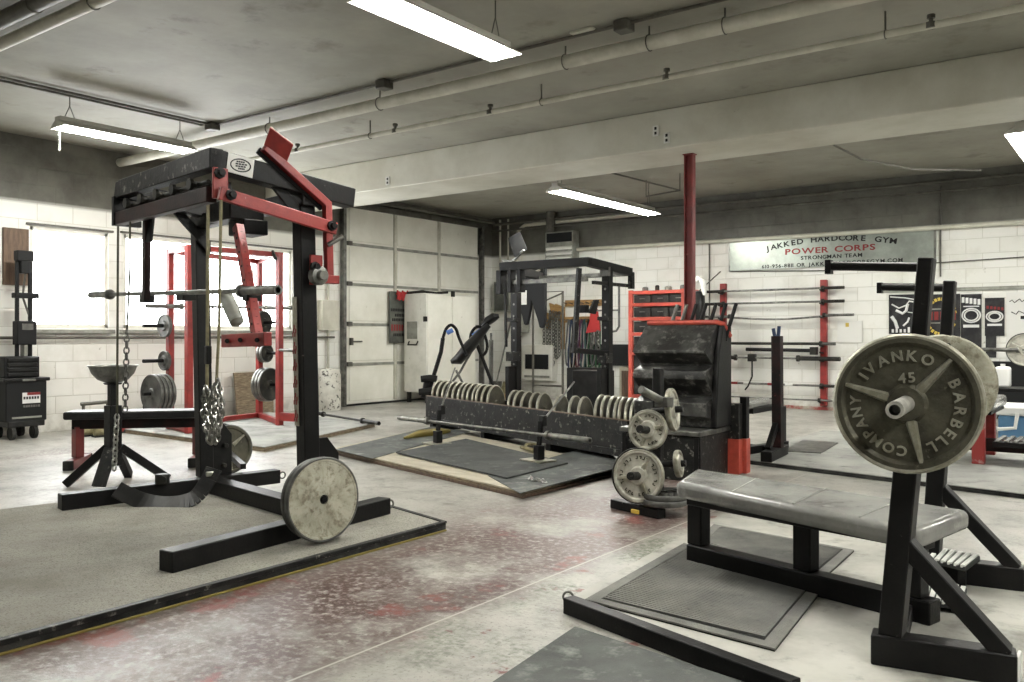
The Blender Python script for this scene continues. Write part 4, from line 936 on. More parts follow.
build(m, 'oval_emblem', INKW, t); blocks(t, 'pale_caption', INKW, [(-2.15 + .05 * k, -2.115 + .05 * k, 1.62 - .008 * k, 1.70 - .008 * k) for k in range(5)] + [(-2.13, -1.93, 1.27, 1.31), (-2.13, -1.93, 1.56, 1.575)], y)
t, y = poster('small black poster with oval emblem and long dark tail, right of the others', -1.86, -1.62, 1.15, 1.68)
m = M()
for rr in (.10, .07): m.tube([(-1.74 + rr * math.cos(k * math.pi / 12), y, 1.42 + rr * .7 * math.sin(k * math.pi / 12)) for k in range(24)], .010, 6, True)
build(m, 'oval_emblem', INKW, t); blocks(t, 'red_caption', INKR, [(-1.84 + .045 * k, -1.81 + .045 * k, 1.53 - .006 * k, 1.57 - .006 * k) for k in range(5)], y); blocks(t, 'pale_caption', INKW, [(-1.83, -1.65, 1.29, 1.32)], y)
build(M().bb((-1.85, 13.584, .85), (-1.72, 13.59, 1.15)), 'lower_strip', POSTER, t)
t, y = poster('pale sheet with handwriting at the right edge of the back wall', -1.60, -.7, .78, 1.75, PAPER)
m = M()
for k, (z, x0) in enumerate(((1.62, -1.56), (1.46, -1.54), (1.05, -1.56))):
    pts = [(x0 + .03 * j, y, z + .025 * math.sin(j * 2.1 + k) + .004 * j) for j in range(14)]
    m.tube(pts, .006, 5)
build(m, 'handwriting', INK, t); blocks(t, 'red_marks', INKR, [(-1.5 + .06 * k, -1.46 + .06 * k, 1.02, 1.06) for k in range(5)], y)
o = build(M().bb((-3.2, 13.57, 1.79), (-.4, 13.6, 1.84)), 'wall_ledge', GREYB, origin=(-1.8, 13.58, 1.8), bevel=.004); tag(o, 'long pale rail on the back wall above the posters', 'rail')
tag(build(M().bb((-1.95, 13.52, .02), (.6, 13.6, .80)), 'dark_wall_panel', BOARD, origin=(-.7, 13.56, 0), bevel=.006), 'dark panel against the lower back wall behind the cooler', 'panel')

# ------------------------------------------------------------------ far right: red bench, cooler, rack with bar
t = thing('small_bench', 'small bench with pale pad and red legs at the right edge', 'bench', (-1.1, 8.5, .0))
build(M().bb((-1.42, 8.35, .50), (-1.08, 9.25, .60)), 'pad', PADL, t, .03)
build(M().bb((-1.40, 8.38, .47), (-1.10, 9.2, .50)), 'pad_board', BLACK, t, .005)
build(M().beam((-1.20, 8.42, .041), (-1.20, 8.42, .48), .10, .08), 'leg', BAND, t, .005)
build(M().beam((-1.22, 9.15, .041), (-1.22, 9.15, .48), .11, .09), 'leg', RED, t, .005)
build(M().beam((-2.0, 8.62, .19), (.4, 8.62, .19), .09, .11).beam((-1.96, 8.62, .041), (-1.96, 8.62, .14), .08, .08).beam((.36, 8.62, .041), (.36, 8.62, .14), .08, .08), 'cross_bar', BROWNB, t, .005)
fpx = build(M().bb((-1.10, 8.45, .19), (-.55, 8.95, .235)), 'tread_plate', BLACK, t, .004)
m = M()
for k in range(8): m.bb((-1.08 + .068 * k, 8.46, .235), (-1.045 + .068 * k, 8.94, .25))
build(m, 'tread_rib', PADL, t, .002)
t = thing('cooler', 'blue cooler with white lid at the right edge near the back wall', 'cooler', (-.95, 10.4, 0))
build(M().bb((-1.26, 10.05, .041), (-.45, 10.55, .34)), 'body', BLUE, t, .03)
build(M().bb((-1.29, 10.02, .34), (-.42, 10.58, .44)), 'lid', WHITEP, t, .025)
build(M().tube([(-1.28, 10.1, .37), (-1.31, 10.06, .22), (-1.24, 10.01, .20), (-1.10, 10.0, .22), (-1.08, 10.02, .37)], .02, 8), 'handle', WHITEP, t)
t = thing('shelf_table', 'low dark table carrying a white jug behind the small bench', 'table', (-1.3, 11.3, 0))
build(M().bb((-2.0, 11.1, .52), (-.4, 11.6, .56)), 'top', BLACK, t, .006)
for x in (-1.9, -.5): 
    for yy in (11.15, 11.55): build(M().bb((x - .025, yy - .025, 0), (x + .025, yy + .025, .52)), 'leg', BLACK, t, .003)
o = build(M().bb((-1.44, 11.2, .56), (-1.28, 11.34, .80)), 'jug', WHITEP, origin=(-1.36, 11.27, .56), bevel=.03, seg=3); tag(o, 'white plastic jug on the low dark table', 'jug'); build(M().rod((-1.36, 11.27, .79), (-1.36, 11.27, .83), .025), 'cap', WHITEP, o)
o = build(M().box((-1.42, 9.9, .235), (.20, .24, .38)), 'white_bin', WHITEP, origin=(-1.42, 9.9, 0), bevel=.02); tag(o, 'white bin standing on the platform left of the blue cooler', 'bin'); build(M().box((-1.42, 9.9, .425), (.22, .26, .02)), 'rim', PAPER, o, .006)
t = thing('half_rack', 'black rack post with arms at the right edge near the posters', 'rack', (-1.0, 12.2, 0))
build(M().beam((-1.02, 12.4, 0), (-1.02, 12.4, 1.42), .07, .07), 'upright', BLACK, t, .004); build(M().beam((-1.3, 12.36, 1.38), (-.9, 12.4, 1.38), .05, .04).beam((-1.08, 12.3, 1.5), (-.8, 12.4, 1.5), .04, .03), 'arm', BLACK, t, .004)
build(M().beam((-1.02, 12.0, .04), (-1.02, 12.9, .04), .08, .08).beam((.2, 12.0, .04), (.2, 12.9, .04), .08, .08).beam((.2, 12.4, 0), (.2, 12.4, 1.42), .07, .07), 'frame', BLACK, t, .004)
barbell('barbell with one green-grey plate racked at the right edge near the posters', (-1.75, 12.2, .98), (.45, 12.2, .98), .42)
setp(plate('grey-green plate on the bar at the right edge, in front of the pale sheet', .205, .04, IRONS, edge=DARKI, spokes=(30, 150, 270)), (-1.24, 12.2, .98), (-.12, -.98, .0))

# ------------------------------------------------------------------ second monolift (middle, before the back wall corner)
r2 = thing('squat_rack', 'black rack without red parts standing behind the plate trough', 'squat rack', (-6.5, 9.9, 0))
XL, XR, YF, YM, YB = -7.28, -5.78, 9.4, 9.9, 10.5
for x in (XL, XR):
    build(M().beam((x, YM, .10), (x, YM, 2.05), .11, .11), 'upright', BLACK, r2, .005)
    build(M().beam((x, YF - .3, .05), (x, YB + .3, .05), .10, .10), 'base_beam', BLACK, r2, .005)
    build(M().beam((x if x > -7 else -7.12, YF, 2.10), (x, YB, 2.03), .11, .11), 'top_beam', BLACK, r2, .005)
    build(M().bb((x - .03, YM - .22, .1), (x + .03, YM - .05, .72)), 'gusset', BLACK, r2, .004)
    build(M().box((x, YM - .08, 1.38), (.16, .10, .05)), 'pin_bracket', BLACKW, r2, .005); build(M().box((x + .02, YM - .1, .86), (.14, .16, .13)), 'pin_bracket', BLACKW, r2, .005)
build(M().beam((-7.16, YF, 2.10), (XR + .05, YF, 2.10), .11, .11), 'front_beam', BLACK, r2, .005)
build(M().beam((XL, YB - .1, 2.0), (XR, YB - .1, 2.0), .06, .06), 'rear_beam', GREYST, r2, .005)
build(M().beam((XL, YM, .05), (XR, YM, .05), .10, .09), 'base_cross_beam', BLACK, r2, .005)
build(M().beam((-7.0, YF, 1.88), (XR, YF, 1.88), .05, .06), 'front_lower_beam', GREYST, r2, .005)
build(M().beam((XR + .03, YB, 2.03), (XR + .03, YB, 1.80), .07, .07), 'rear_drop', BLACKW, r2, .004)
build(M().beam((XR + .02, YF + .1, 1.84), (XR + .02, YB, 1.84), .04, .045), 'side_rail', BLACKW, r2, .004)
build(M().beam((-5.88, YF - .04, 2.02), (-5.98, YF + .0, .93), .06, .05), 'hanging_arm', BLACKW, r2, .004)
build(M().beam((-6.03, YF, .97), (-5.70, YM - .1, .92), .06, .07), 'arm_foot', BLACK, r2, .004)
build(M().prism([(-5.84, YF + .1, 1.45), (-5.82, YF + .2, 1.62), (-5.78, YF + .25, 1.62), (-5.78, YF + .16, 1.43)], (.03, 0, 0)).box((-5.92, YF + .1, 1.5), (.16, .08, .10)), 'hook', BLACK, r2, .004)
build(M().beam((-7.10, YF, 1.9), (-7.08, YF, 1.0), .03, .03), 'hanging_arm', BLACK, r2, .004)
lx = -5.773
build(M().tube([(lx, 10.2, 1.83), (lx, 10.2, 1.28), (lx - .03, 10.18, 1.22), (lx - .09, 10.18, 1.21)], .016, 8).rod((lx - .35, 10.2, 1.50), (lx, 10.2, 1.50), .012, 8), 'lever', GREYST, r2)
for x in (XL, XR):
    for k in range(7): build(M().rod((x, YM - .058, .75 + k * .17), (x, YM - .052, .75 + k * .17), .016, 8), 'pin_hole', GREYST, r2)
    build(M().box((x, YM - .06, 2.0), (.16, .012, .12)), 'joint_plate', GREYST, r2, .003)
# its foot lever with a paddle at the top left
a, b_ = V((-6.78, 9.4, 2.309)), V((-7.001, 9.45, 2.176))
build(M().beam(a, b_, .03, .03).beam(b_, b_ + V((-.18, 0, .01)), .04, .03), 'lever', GREYST, r2, .003)
q = [V((-7.019, 9.36, 2.483)), V((-6.938, 9.48, 2.571)), V((-6.806, 9.46, 2.329)), V((-6.903, 9.34, 2.217))]
build(M().prism(q, (.02, .03, .0)), 'lever_paddle', BOARD, r2, .003)
build(M().bb((-7.22, YF - .05, 1.72), (-7.14, YF + .1, 2.05)), 'pivot_bracket', BLACK, r2, .005)
for x in (-7.02, -6.86): build(M().bb((x, YF - .06, 1.74), (x + .06, YF + .06, 2.05)), 'pivot_bracket', BLACK, r2, .005)
# dark hanging board with two lobes
t = thing('hanging_board', 'black hanging board with two rounded lobes and a white label, inside the middle rack', 'board', (-7.2, 10.9, 1.9))
xa, xb = -7.978, -7.464; w_ = xb - xa
pts = [(xa, 10.9, 2.2), (xa, 10.9, 1.68)] + [(xa + w_ * .28 + w_ * .12 * math.cos(a), 10.9, 1.45 + .13 * math.sin(a)) for a in (math.pi, 4.2, 4.7, 5.2, 2 * math.pi)] + [(xa + w_ * .5, 10.9, 1.70)] + [(xa + w_ * .86 + w_ * .13 * math.cos(a), 10.9, 1.40 + .13 * math.sin(a)) for a in (math.pi, 4.2, 4.7, 5.2, 2 * math.pi)] + [(xb, 10.9, 2.2)]
build(M().prism(pts, (0, .06, 0)), 'board', BOARD, t, .004); build(M().bb((xa + .05, 10.885, 1.64), (xa + .17, 10.9, 1.86)), 'label', PAPER, t)
build(M().beam((xa + .1, 10.93, 2.18), (xa + .1, 10.45, 2.10), .04, .03).beam((xb - .1, 10.93, 2.18), (xb - .1, 10.45, 2.02), .04, .03), 'hanger', PIPED, t)

# ------------------------------------------------------------------ back wall corner: heater, vent unit, bands, chains, boards
t = thing('wall_heater', 'white wall heater with dark slot low on the back wall', 'heater', (-9.3, 13.5, .3))
build(M().bb((-9.727, 13.42, .30), (-9.03, 13.6, .98)), 'case', WHITE, t, .015); build(M().bb((-9.641, 13.40, .52), (-9.108, 13.42, .80)), 'dark_slot', BOARD, t, .006)
build(M().bb((-9.665, 13.405, .36), (-9.085, 13.42, .40)), 'lower_grille', GREYB, t, .003)
t = thing('vent_unit', 'louvred grey air unit high on the back wall above the middle rack', 'air unit', (-8.9, 13.4, 2.5))
build(M().bb((-9.162, 13.38, 2.42), (-8.538, 13.6, 3.10)), 'case', GREYB, t, .01)
for k in range(4): build(M().box((-8.84, 13.37, 2.50 + k * .095), (.56, .05, .045), R=Matrix.Rotation(rad(30), 4, 'X')), 'louvre', PAPER, t)
build(M().bb((-9.121, 13.37, 2.90), (-8.564, 13.38, 3.07)), 'dark_panel', BOARD, t); build(M().rod((-9.1, 13.48, 3.09), (-9.1, 13.48, ZC - .003), .09, 16), 'duct', PIPED, t)
t = thing('electrical_box', 'grey electrical box on pipes in the back left corner', 'electrical box', (-10.2, 13.5, 1.7))
build(M().bb((-10.42, 13.42, 1.62), (-10.02, 13.6, 2.22)), 'case', GREYB, t, .01); build(M().bb((-10.39, 13.41, 1.65), (-10.05, 13.42, 2.19)), 'door', SIGNG, t, .005)
t = thing('gas_cylinder', 'grey cylinder on the back wall beside the corner pipes', 'cylinder', (-9.72, 13.42, 1.2))
build(M().lathe([(.001, 0), (.11, .01), (.12, .05), (.12, .42), (.08, .50), (.03, .53), (.03, .6), (.001, .6)], (-9.72, 13.45, 1.2), (0, 0, 1), 18), 'tank', GREYB, t, .003); build(M().box((-9.72, 13.42, 1.77), (.14, .06, .05)), 'valve', DARKI, t, .006)
o = build(M().bb((-10.0, 13.57, .90), (-9.55, 13.595, 1.20)), 'white_board', PAPER, origin=(-9.8, 13.58, 1.0), bevel=.003); tag(o, 'small white board on the back wall under the grey cylinder', 'board')
for i, (x, h_, mt, lab) in enumerate(((-10.10, 1.45, GREYST, 'shovel leaning in the corner, left of the two long tools'), (-9.86, 1.15, WOODD, 'broom leaning in the corner, right of the two long tools'))):
    t = thing('long_tool', lab, 'tool', (x, 13.2, 0)); build(M().rod((x, 13.1, .25), (x + .05, 13.5, h_), .016, 8), 'pole', mt, t); build(M().prism([(x - .13, 13.06, .0), (x + .13, 13.06, .0), (x + .10, 13.12, .28), (x - .10, 13.12, .28)], (0, .03, .0)), 'blade', GREYST if i == 0 else STRAPY, t, .004)
# boards with hooks
t = thing('hook_board', 'yellow wooden board with hooks on the back wall, upper of the two', 'board', (-7.9, 13.58, 1.75)); build(M().bb((-8.831, 13.56, 1.70), (-8.028, 13.6, 1.82)), 'board', WOOD, t, .004)
for k in range(8): build(M().rod((-8.786 + k * .12, 13.56, 1.75), (-8.786 + k * .12, 13.44, 1.77), .012, 6), 'peg', WOODD, t)
t = thing('hook_board', 'yellow wooden board with pegs for bands on the back wall, lower of the two', 'board', (-8.2, 13.58, 1.45)); build(M().bb((-8.831, 13.56, 1.40), (-8.283, 13.6, 1.51)), 'board', WOOD, t, .004)
for k in range(6): build(M().rod((-8.786 + k * .10, 13.56, 1.44), (-8.786 + k * .10, 13.40, 1.46), .012, 6), 'peg', WOODD, t)
cols = ['grey', 'blue', 'black', 'red', 'purple', 'teal', 'black', 'green', 'grey', 'green']
desc = ['first from left', 'second from left', 'third from left', 'fourth from left', 'fifth from left', 'sixth from left', 'fourth from right', 'third from right', 'second from right', 'rightmost']
for i, cn_ in enumerate(cols):
    x = -8.686 + i * .072; L_ = .85 + .05 * ((i * 3) % 4); y = 13.44 - .02 * (i % 3); zt = 1.45
    pts = []
    for k in range(22):
        a = 2 * math.pi * k / 22; pts.append((x + (.035 + .015 * (k > 5 and k < 17)) * math.sin(a) + .02 * math.cos(a), y, zt - L_ / 2 + L_ / 2 * math.cos(a)))
    o = build(M().tube(pts, .024, 6, True, .5), 'resistance_band', B[cn_], origin=(x, y, zt)); tag(o, f'{cn_} stretch band hanging from the lower yellow board, {desc[i]}', 'band', 'stretch bands on the back wall')
for i, (x, zb, zt) in enumerate(((-9.222, .50, 1.46), (-9.084, .62, 1.62), (-8.948, .78, 1.60))):
    t = thing('hanging_chain', f'chain hanging from a wooden bracket on the back wall, {["left", "middle", "right"][i]} of the three', 'chain', (x, 13.5, zt), 'chains on the back wall')
    build(M().prism([(x - .10, 13.54, zt + .16), (x + .08, 13.54, zt + .10), (x + .05, 13.54, zt - .16), (x - .02, 13.54, zt - .20)], (0, .06, 0)), 'bracket', WOOD, t, .004)
    build(M().chain([(x - .03, 13.48, zt), (x - .035, 13.48, zb), (x + .01, 13.46, zb - .06), (x + .045, 13.48, zb), (x + .04, 13.48, zt)], .075, .010), 'chain', GREYST, t)
o = build(M().bb((-8.92, 13.55, .9), (-8.853, 13.6, 1.7)), 'wood_upright', WOOD, origin=(-8.56, 13.58, 1.3), bevel=.004); tag(o, 'upright yellow wooden strip on the back wall between chains and bands', 'board')
m = M().tube([(-8.45, 12.9, .05), (-8.45, 12.9, 1.95), (-9.1, 12.9, 1.95), (-9.1, 12.9, .25), (-8.45, 12.9, .25)], .022, 8).rod((-9.1, 12.9, 1.7), (-8.45, 12.9, 1.92), .015, 8).rod((-9.1, 12.9, .02), (-9.1, 13.3, .02), .025, 8).rod((-8.45, 12.9, .02), (-8.45, 13.3, .02), .025, 8).rod((-9.1, 12.9, 0), (-9.1, 12.9, .3), .022, 8)
tag(build(m, 'pipe_stand', PIPED, origin=(-8.8, 12.9, 0)), 'thin dark pipe frame standing in front of the wall heater', 'frame')
c = V((-8.112, 13.35, 1.439))
o = build(M().prism([c + V((-.03, 0, .22)), c + V((.10, 0, .20)), c + V((.16, 0, -.20)), c + V((-.14, 0, -.24)), c + V((-.06, 0, -.02))], (0, .05, 0)), 'red_strap', CLOTHR, origin=tuple(c), bevel=.012); tag(o, 'red strap hanging on the upper yellow board behind the middle rack', 'strap')
m = M().chain([c + V((.0, 0, -.25)), c + V((-.02, 0, -.62))], .09, .012).chain([c + V((.12, 0, -.2)), c + V((.14, 0, -.6))], .09, .012)
tag(build(m, 'hanging_chain', GREYST, origin=tuple(c - V((0, 0, .3)))), 'pair of short chains hanging under the red strap on the back wall', 'chain')
o = build(M().bb((-7.55, 13.35, .02), (-7.2, 13.6, .60)), 'wood_crate', PLY, origin=(-7.3, 13.45, 0), bevel=.01); tag(o, 'pale wooden crate against the back wall left of the red shelf', 'crate'); build(M().bb((-7.50, 13.335, .08), (-7.25, 13.35, .54)), 'panel', WOODD, o, .004)
tag(build(M().bb((-8.3, 13.5, .62), (-7.1, 13.6, 1.0)), 'dark_wall_panel', BOARD, origin=(-7.7, 13.55, .8), bevel=.005), 'dark panel on the lower back wall left of the orange-red shelf', 'panel')
for i, (x, y, w_, d_, h_, mt, nm, lab) in enumerate(((-9.25, 12.4, .7, .18, .10, WOOD, 'wood_block', 'short wooden beam lying behind the trough below the heater'), (-7.6, 12.3, .5, .4, .62, BLACK, 'black_case', 'black case standing behind the right post of the middle rack'), (-6.42, 10.6, .5, .35, .66, PADK, 'black_box', 'black box at the foot of the middle rack right post'))):
    o = build(M().bb((x - w_ / 2, y - d_ / 2, 0), (x + w_ / 2, y + d_ / 2, h_)), nm, mt, origin=(x, y, 0), bevel=.012); tag(o, lab, nm.split('_')[1]); 

# ------------------------------------------------------------------ white locker, sign, inversion table
t = thing('metal_locker', 'tall dented white metal locker in front of the garage door', 'locker', (-10.15, 11.55, 0))
x0, x1, y0, y1 = -10.42, -9.90, 10.90, 12.2
build(M().bb((x0, y0, .18), (x1, y1, 1.88)), 'body', WHITE, t, .012)
for a, b_ in ((y0 + .01, 11.53), (11.55, y1 - .01)): build(M().bb((x1, a, .2), (x1 + .018, b_, 1.86)), 'door', DOORP, t, .006)
build(M().bb((x0 - .0, y0 - .012, .2), (x1, y0, 1.86)), 'side_panel', WHITE, t, .006)
build(M().bb((x0 + .07, y0 - .018, 1.10), (x0 + .31, y0 - .012, 1.40)), 'label', GREYB, t)
build(M().tube([(x0 + .12, y0 - .012, 1.06), (x0 + .12, y0 - .05, 1.0), (x0 + .32, y0 - .05, 1.0), (x0 + .32, y0 - .012, 1.06)], .012, 8), 'handle', DARKI, t)
build(M().bb((x1 + .018, 11.50, 1.84), (x1 + .05, 11.58, 1.94)).box((x1 - .03, y0 - .01, 1.44), (.06, .05, .09)), 'latch', DARKI, t, .006)
for x in (x0 + .05, x1 - .05):
    for y in (y0 + .06, y1 - .06): build(M().bb((x - .03, y - .03, 0), (x + .03, y + .03, .18)), 'leg', DARKI, t, .004)
tag(build(M().tube([(-10.40, 10.95, 1.90), (-10.2, 11.1, 1.93), (-10.05, 11.3, 1.90), (-9.95, 11.5, 1.92)], .022, 8).rod((-10.38, 10.92, 1.9), (-10.0, 10.98, 1.91), .018, 8), 'bent_bar', DARKI, origin=(-10.2, 11.1, 1.9)), 'dark bent bar lying on top of the white locker', 'bar')
t = thing('notice_sign', 'grey-green sign with faded red and dark lines on the garage door', 'sign', (-10.48, 10.85, 1.0))
build(M().bb((-10.50, 10.59, 1.03), (-10.47, 11.06, 1.92)), 'panel', SIGNG, t, .01)
m = M()
for z, a, b_ in ((1.60, .02, .45), (1.51, .12, .42), (1.43, .05, .35), (1.17, .08, .4)):
    y = 10.59 + a
    while y < 10.59 + b_: m.bb((-10.469, y, z - .025), (-10.466, y + .03, z + .025)); y += .042
build(m, 'faded_lines', INK, t); m = M()
for k in range(6): m.bb((-10.469, 10.62 + k * .062, 1.24), (-10.466, 10.66 + k * .062, 1.35))
build(m, 'red_line', INKR, t)
c = V((-10.43, 10.86, 1.88)); m = M()
for k in range(7): m.tube([c + V((.0, -.13 + .04 * k, .06 - .02 * (k % 3))), c + V((.02, -.12 + .045 * k, -.02)), c + V((.01, -.14 + .045 * k, -.10 - .02 * (k % 2)))], [.014, .026, .015], 8)
m.rod(c + V((0, -.14, .0)), c + V((0, .22, .02)), .022, 8)
tag(build(m, 'red_glove', CLOTHR, origin=tuple(c)), 'red work glove hung over the top of the grey-green sign', 'glove')

t = thing('inversion_table', 'black inversion table with blue grips in front of the white locker', 'exercise machine', (-8.3, 10.4, 0))
i_ = [(-8.275, 9.175, 0.406), (-8.149, 9.269, 0.921), (-8.126, 9.286, 1.121), (-8.091, 9.312, 1.25), (-8.034, 9.354, 1.307), (-7.977, 9.397, 1.25), (-7.942, 9.423, 1.121), (-7.85, 9.491, 0.864)]
build(M().tube([V((V(i_[0]).x, V(i_[0]).y, .02))] + [V(p) for p in i_[:3]], .03, 8), 'front_leg', BLACK, t)
build(M().tube(smooth(i_[2:], 3), .022, 8), 'grip_loop', BLACK, t)
j_ = [(-8.07, 9.826, 1.032), (-8.058, 9.835, 1.18), (-8.011, 9.87, 1.268), (-7.951, 9.914, 1.283), (-7.904, 9.949, 1.194), (-7.868, 9.976, 1.032), (-7.88, 9.967, 0.914), (-7.94, 9.923, 0.84)]
build(M().tube(smooth(j_, 3), .022, 8), 'grip_loop', BLACK, t)
build(M().tube([(-8.046, 9.844, 1.194), (-7.904, 9.949, 0.766), (-7.797, 10.028, 0.412), (-7.75, 10.064, 0.087)], .026, 8), 'rear_leg', BLACK, t)
k_ = [(-8.43, 9.434, 0.066), (-8.289, 9.539, 0.359), (-8.124, 9.661, 0.623), (-7.912, 9.818, 1.091), (-7.842, 9.871, 1.194)]
build(M().tube(k_, .018, 8).tube([(-8.106, 9.55, 0.656), (-8.025, 9.611, 0.452), (-7.92, 9.689, 0.103)], .018, 8), 'brace', GREYST, t)
bed = [(-8.165, 9.507, 0.772), (-8.083, 9.567, 0.801), (-7.943, 9.671, 1.005), (-7.815, 9.767, 1.194), (-7.721, 9.836, 1.31)]
build(M().tube(bed, [.06, .16, .18, .13, .08], 14, False, .5), 'back_pad', PADK, t)
build(M().tube([(-7.865, 9.853, 1.297), (-7.795, 9.906, 1.37), (-7.724, 9.958, 1.428), (-7.665, 10.002, 1.443)], [.05, .11, .11, .05], 12, False, .6), 'head_pad', PADK, t)
build(M().tube([(-8.344, 9.062, 0.537), (-8.241, 9.138, 0.552), (-8.161, 9.198, 0.537)], .05, 10).tube([(-8.367, 9.045, 0.352), (-8.264, 9.121, 0.367), (-8.173, 9.189, 0.381)], .05, 10), 'foot_roller', PADK, t)
build(M().rod((-8.298, 9.158, 0.549), (-8.344, 9.124, 0.263), .05, 8).rod((-8.344, 9.124, 0.278), (-8.16, 9.261, 0.206), .03, 8), 'foot_post', BLACK, t)
for p, q in (((-8.067, 9.305, 1.193), (-7.998, 9.356, 1.236)), ((-8.009, 9.821, 1.15), (-7.915, 9.892, 1.238))): build(M().rod(p, q, .034, 10), 'blue_grip', BLUEF, t)
t = thing('adjuster_post', 'slim grey tool post standing right of the inversion table', 'post', (-7.9, 10.9, 0))
t['category'] = 'post'; build(M().rod((-8.014, 10.258, 0), (-7.944, 10.169, 1.09), .035, 10), 'tube', GREYST, t); build(M().rod((-7.944, 10.169, 1.075), (-7.944, 10.169, 1.195), .018, 8), 'tip', GREYST, t)

# ------------------------------------------------------------------ left wall: bollard, boxes, red power rack, tool chest
o = build(M().lathe([(.001, 0), (.17, 0), (.17, .55), (.16, .60), (.001, .60)], (-10.25, 9.05, 0), (0, 0, 1), 24), 'bollard', PEEL, origin=(-10.25, 9.05, 0)); tag(o, 'thick bollard with peeling white paint beside the garage door', 'bollard'); build(M().lathe([(.155, .60), (.15, .63), (.001, .65)], (-10.25, 9.05, 0), (0, 0, 1), 24), 'cap', PEEL, o)
t = thing('switch_box', 'pale box on the wall beside the garage door track', 'electrical box', (-10.5, 9.3, 1.3)); build(M().bb((-10.6, 9.10, 1.24), (-10.48, 9.46, 1.72)), 'case', PIPEP, t, .008); build(M().rod((-10.55, 9.28, 1.7), (-10.55, 9.28, ZC), .02, 8).rod((-10.55, 9.28, .2), (-10.55, 9.28, 1.25), .02, 8), 'conduit', PIPEP, t)
rr = thing('power_rack', 'red power rack with plate pegs in front of the windows', 'power rack', (-9.1, 6.4, .05))
Lf, Lb, Rf, Rb = V((-8.72, 5.62, 0)), V((-9.32, 5.76, 0)), V((-8.62, 6.80, 0)), V((-9.64, 7.27, 0))
hs = [2.2, 2.204, 2.134, 2.214]
zt = 2.18
for p in (Lf, Lb, Rf, Rb):
    u = build(M().beam(p + V((0, 0, .051)), p + V((0, 0, zt)), .07, .07), 'upright', RED, rr, .004)
for a, b_ in ((Lf, Lb), (Rf, Rb), (Lf, Rf), (Lb, Rb)): build(M().beam(a + V((0, 0, zt - .03)), b_ + V((0, 0, zt - .03)), .06, .06), 'top_rail', RED, rr, .004)
for a, b_ in ((Lf, Lb), (Rf, Rb), (Lb, Rb)): build(M().beam(a + V((0, 0, .09)), b_ + V((0, 0, .09)), .06, .06), 'base_rail', RED, rr, .004)
build(M().beam(Rf + V((0, 0, .16)), Rf + V((.40, .05, .16)), .07, .10), 'spotter_stub', RED, rr, .004)
build(M().rod(Rf + V((0, -.02, .98)), Rf + V((.45, .02, .97)), .018, 8), 'spotter_pin', GREYST, rr)
build(M().beam(Lf + V((-.3, .07, zt - .02)), Rf + V((-.3, .07, zt - .02)), .04, .04).tube([Rf + V((-.25, .05, zt - .03)), Rf + V((.0, -.1, zt)), Rf + V((.12, -.15, zt - .10))], .022, 8), 'pull_up_bar', BLACK, rr)
PEG = [(Lb, V((-.25, -.97, 0)), 1.27, .135, 1), (Lb, V((-.25, -.97, 0)), .86, .115, 1), (Lb, V((-.25, -.97, 0)), .48, .225, 4), (Rb, V((.45, .89, 0)), 1.33, .16, 1), (Rb, V((.45, .89, 0)), .92, .125, 2), (Rb, V((.45, .89, 0)), .50, .225, 3)]
for gi, (p, n, z, r, cnt) in enumerate(PEG):
    n = (V((0, -1, 0)) if gi < 3 else V((.98, .2, 0))); c = p + V((0, 0, z))
    build(M().rod(c, c + n * .34, .022, 10), 'plate_peg', BLACK, rr)
    where = ('left', 'right')[gi > 2]; lvl = ('top', 'middle', 'bottom')[gi % 3]
    for k in range(cnt):
        q = c + n * (.07 + .052 * k)
        o = plate(f'{["grey", "dark"][gi > 2]} plate on the {lvl} {where} peg of the red rack' + (f', {ordn(k)} from the post' if cnt > 1 else ''), r, .04, IRONG if gi < 3 else DARKI, edge=GREYST if gi > 2 else None, dish=.3)
        setp(o, q, n); o['group'] = 'plates on the pegs of the red rack'
bl = V((-8.95, 4.6, 1.50))
barbell('barbell resting across the red power rack at window height', (-9.0, 5.269, 1.485), (-9.0, 7.301, 1.516), .42, .015, .025, GREYST, GREYST)
platform('rack_platform', 'dark rubber topped platform under the red power rack', [(-7.05, 5.38), (-7.88, 7.7), (-10.25, 7.9), (-10.25, 5.45)], .05, MATL, PLYE)
tag(build(M().prism([(-10.30, 7.392, .0), (-10.30, 8.009, .0), (-10.50, 8.147, .62), (-10.50, 7.469, .62)], (.02, 0, .006)), 'plywood_sheet', PLYE, origin=(-10.3, 7.6, 0)), 'plywood sheet leaning on the wall behind the right plates of the red rack', 'plywood')
o = build(M().box((-9.95, 6.55, .13), (.30, .26, .14)), 'black_case', BOARD, origin=(-9.95, 6.55, .05), bevel=.012); tag(o, 'dark grey case on the platform between the legs of the red rack', 'case'); build(M().box((-9.95, 6.55, .205), (.28, .24, .02)), 'lid', RUB, o, .004)
barbell('black bar lying on the floor at the right edge of the dark rack platform', (-7.576, 7.473, 0.08), (-9.458, 7.987, 0.085), .40, .015, .025, DARKI, DARKI)
for i, (px, py, lab, r) in enumerate(((133, 429, 'grey plate lying flat on the floor, lower one of the two below the window', .24), (127, 427, 'grey plate lying flat on the floor, upper one of the two below the window', .19))):
    c = [(-9.89, 5.622, 0), (-10.163, 5.699, 0)][i]; setp(plate(lab, r, .04, IRONG, dish=.3), (c[0], c[1], .022 + .042 * i), (0, 0, 1))
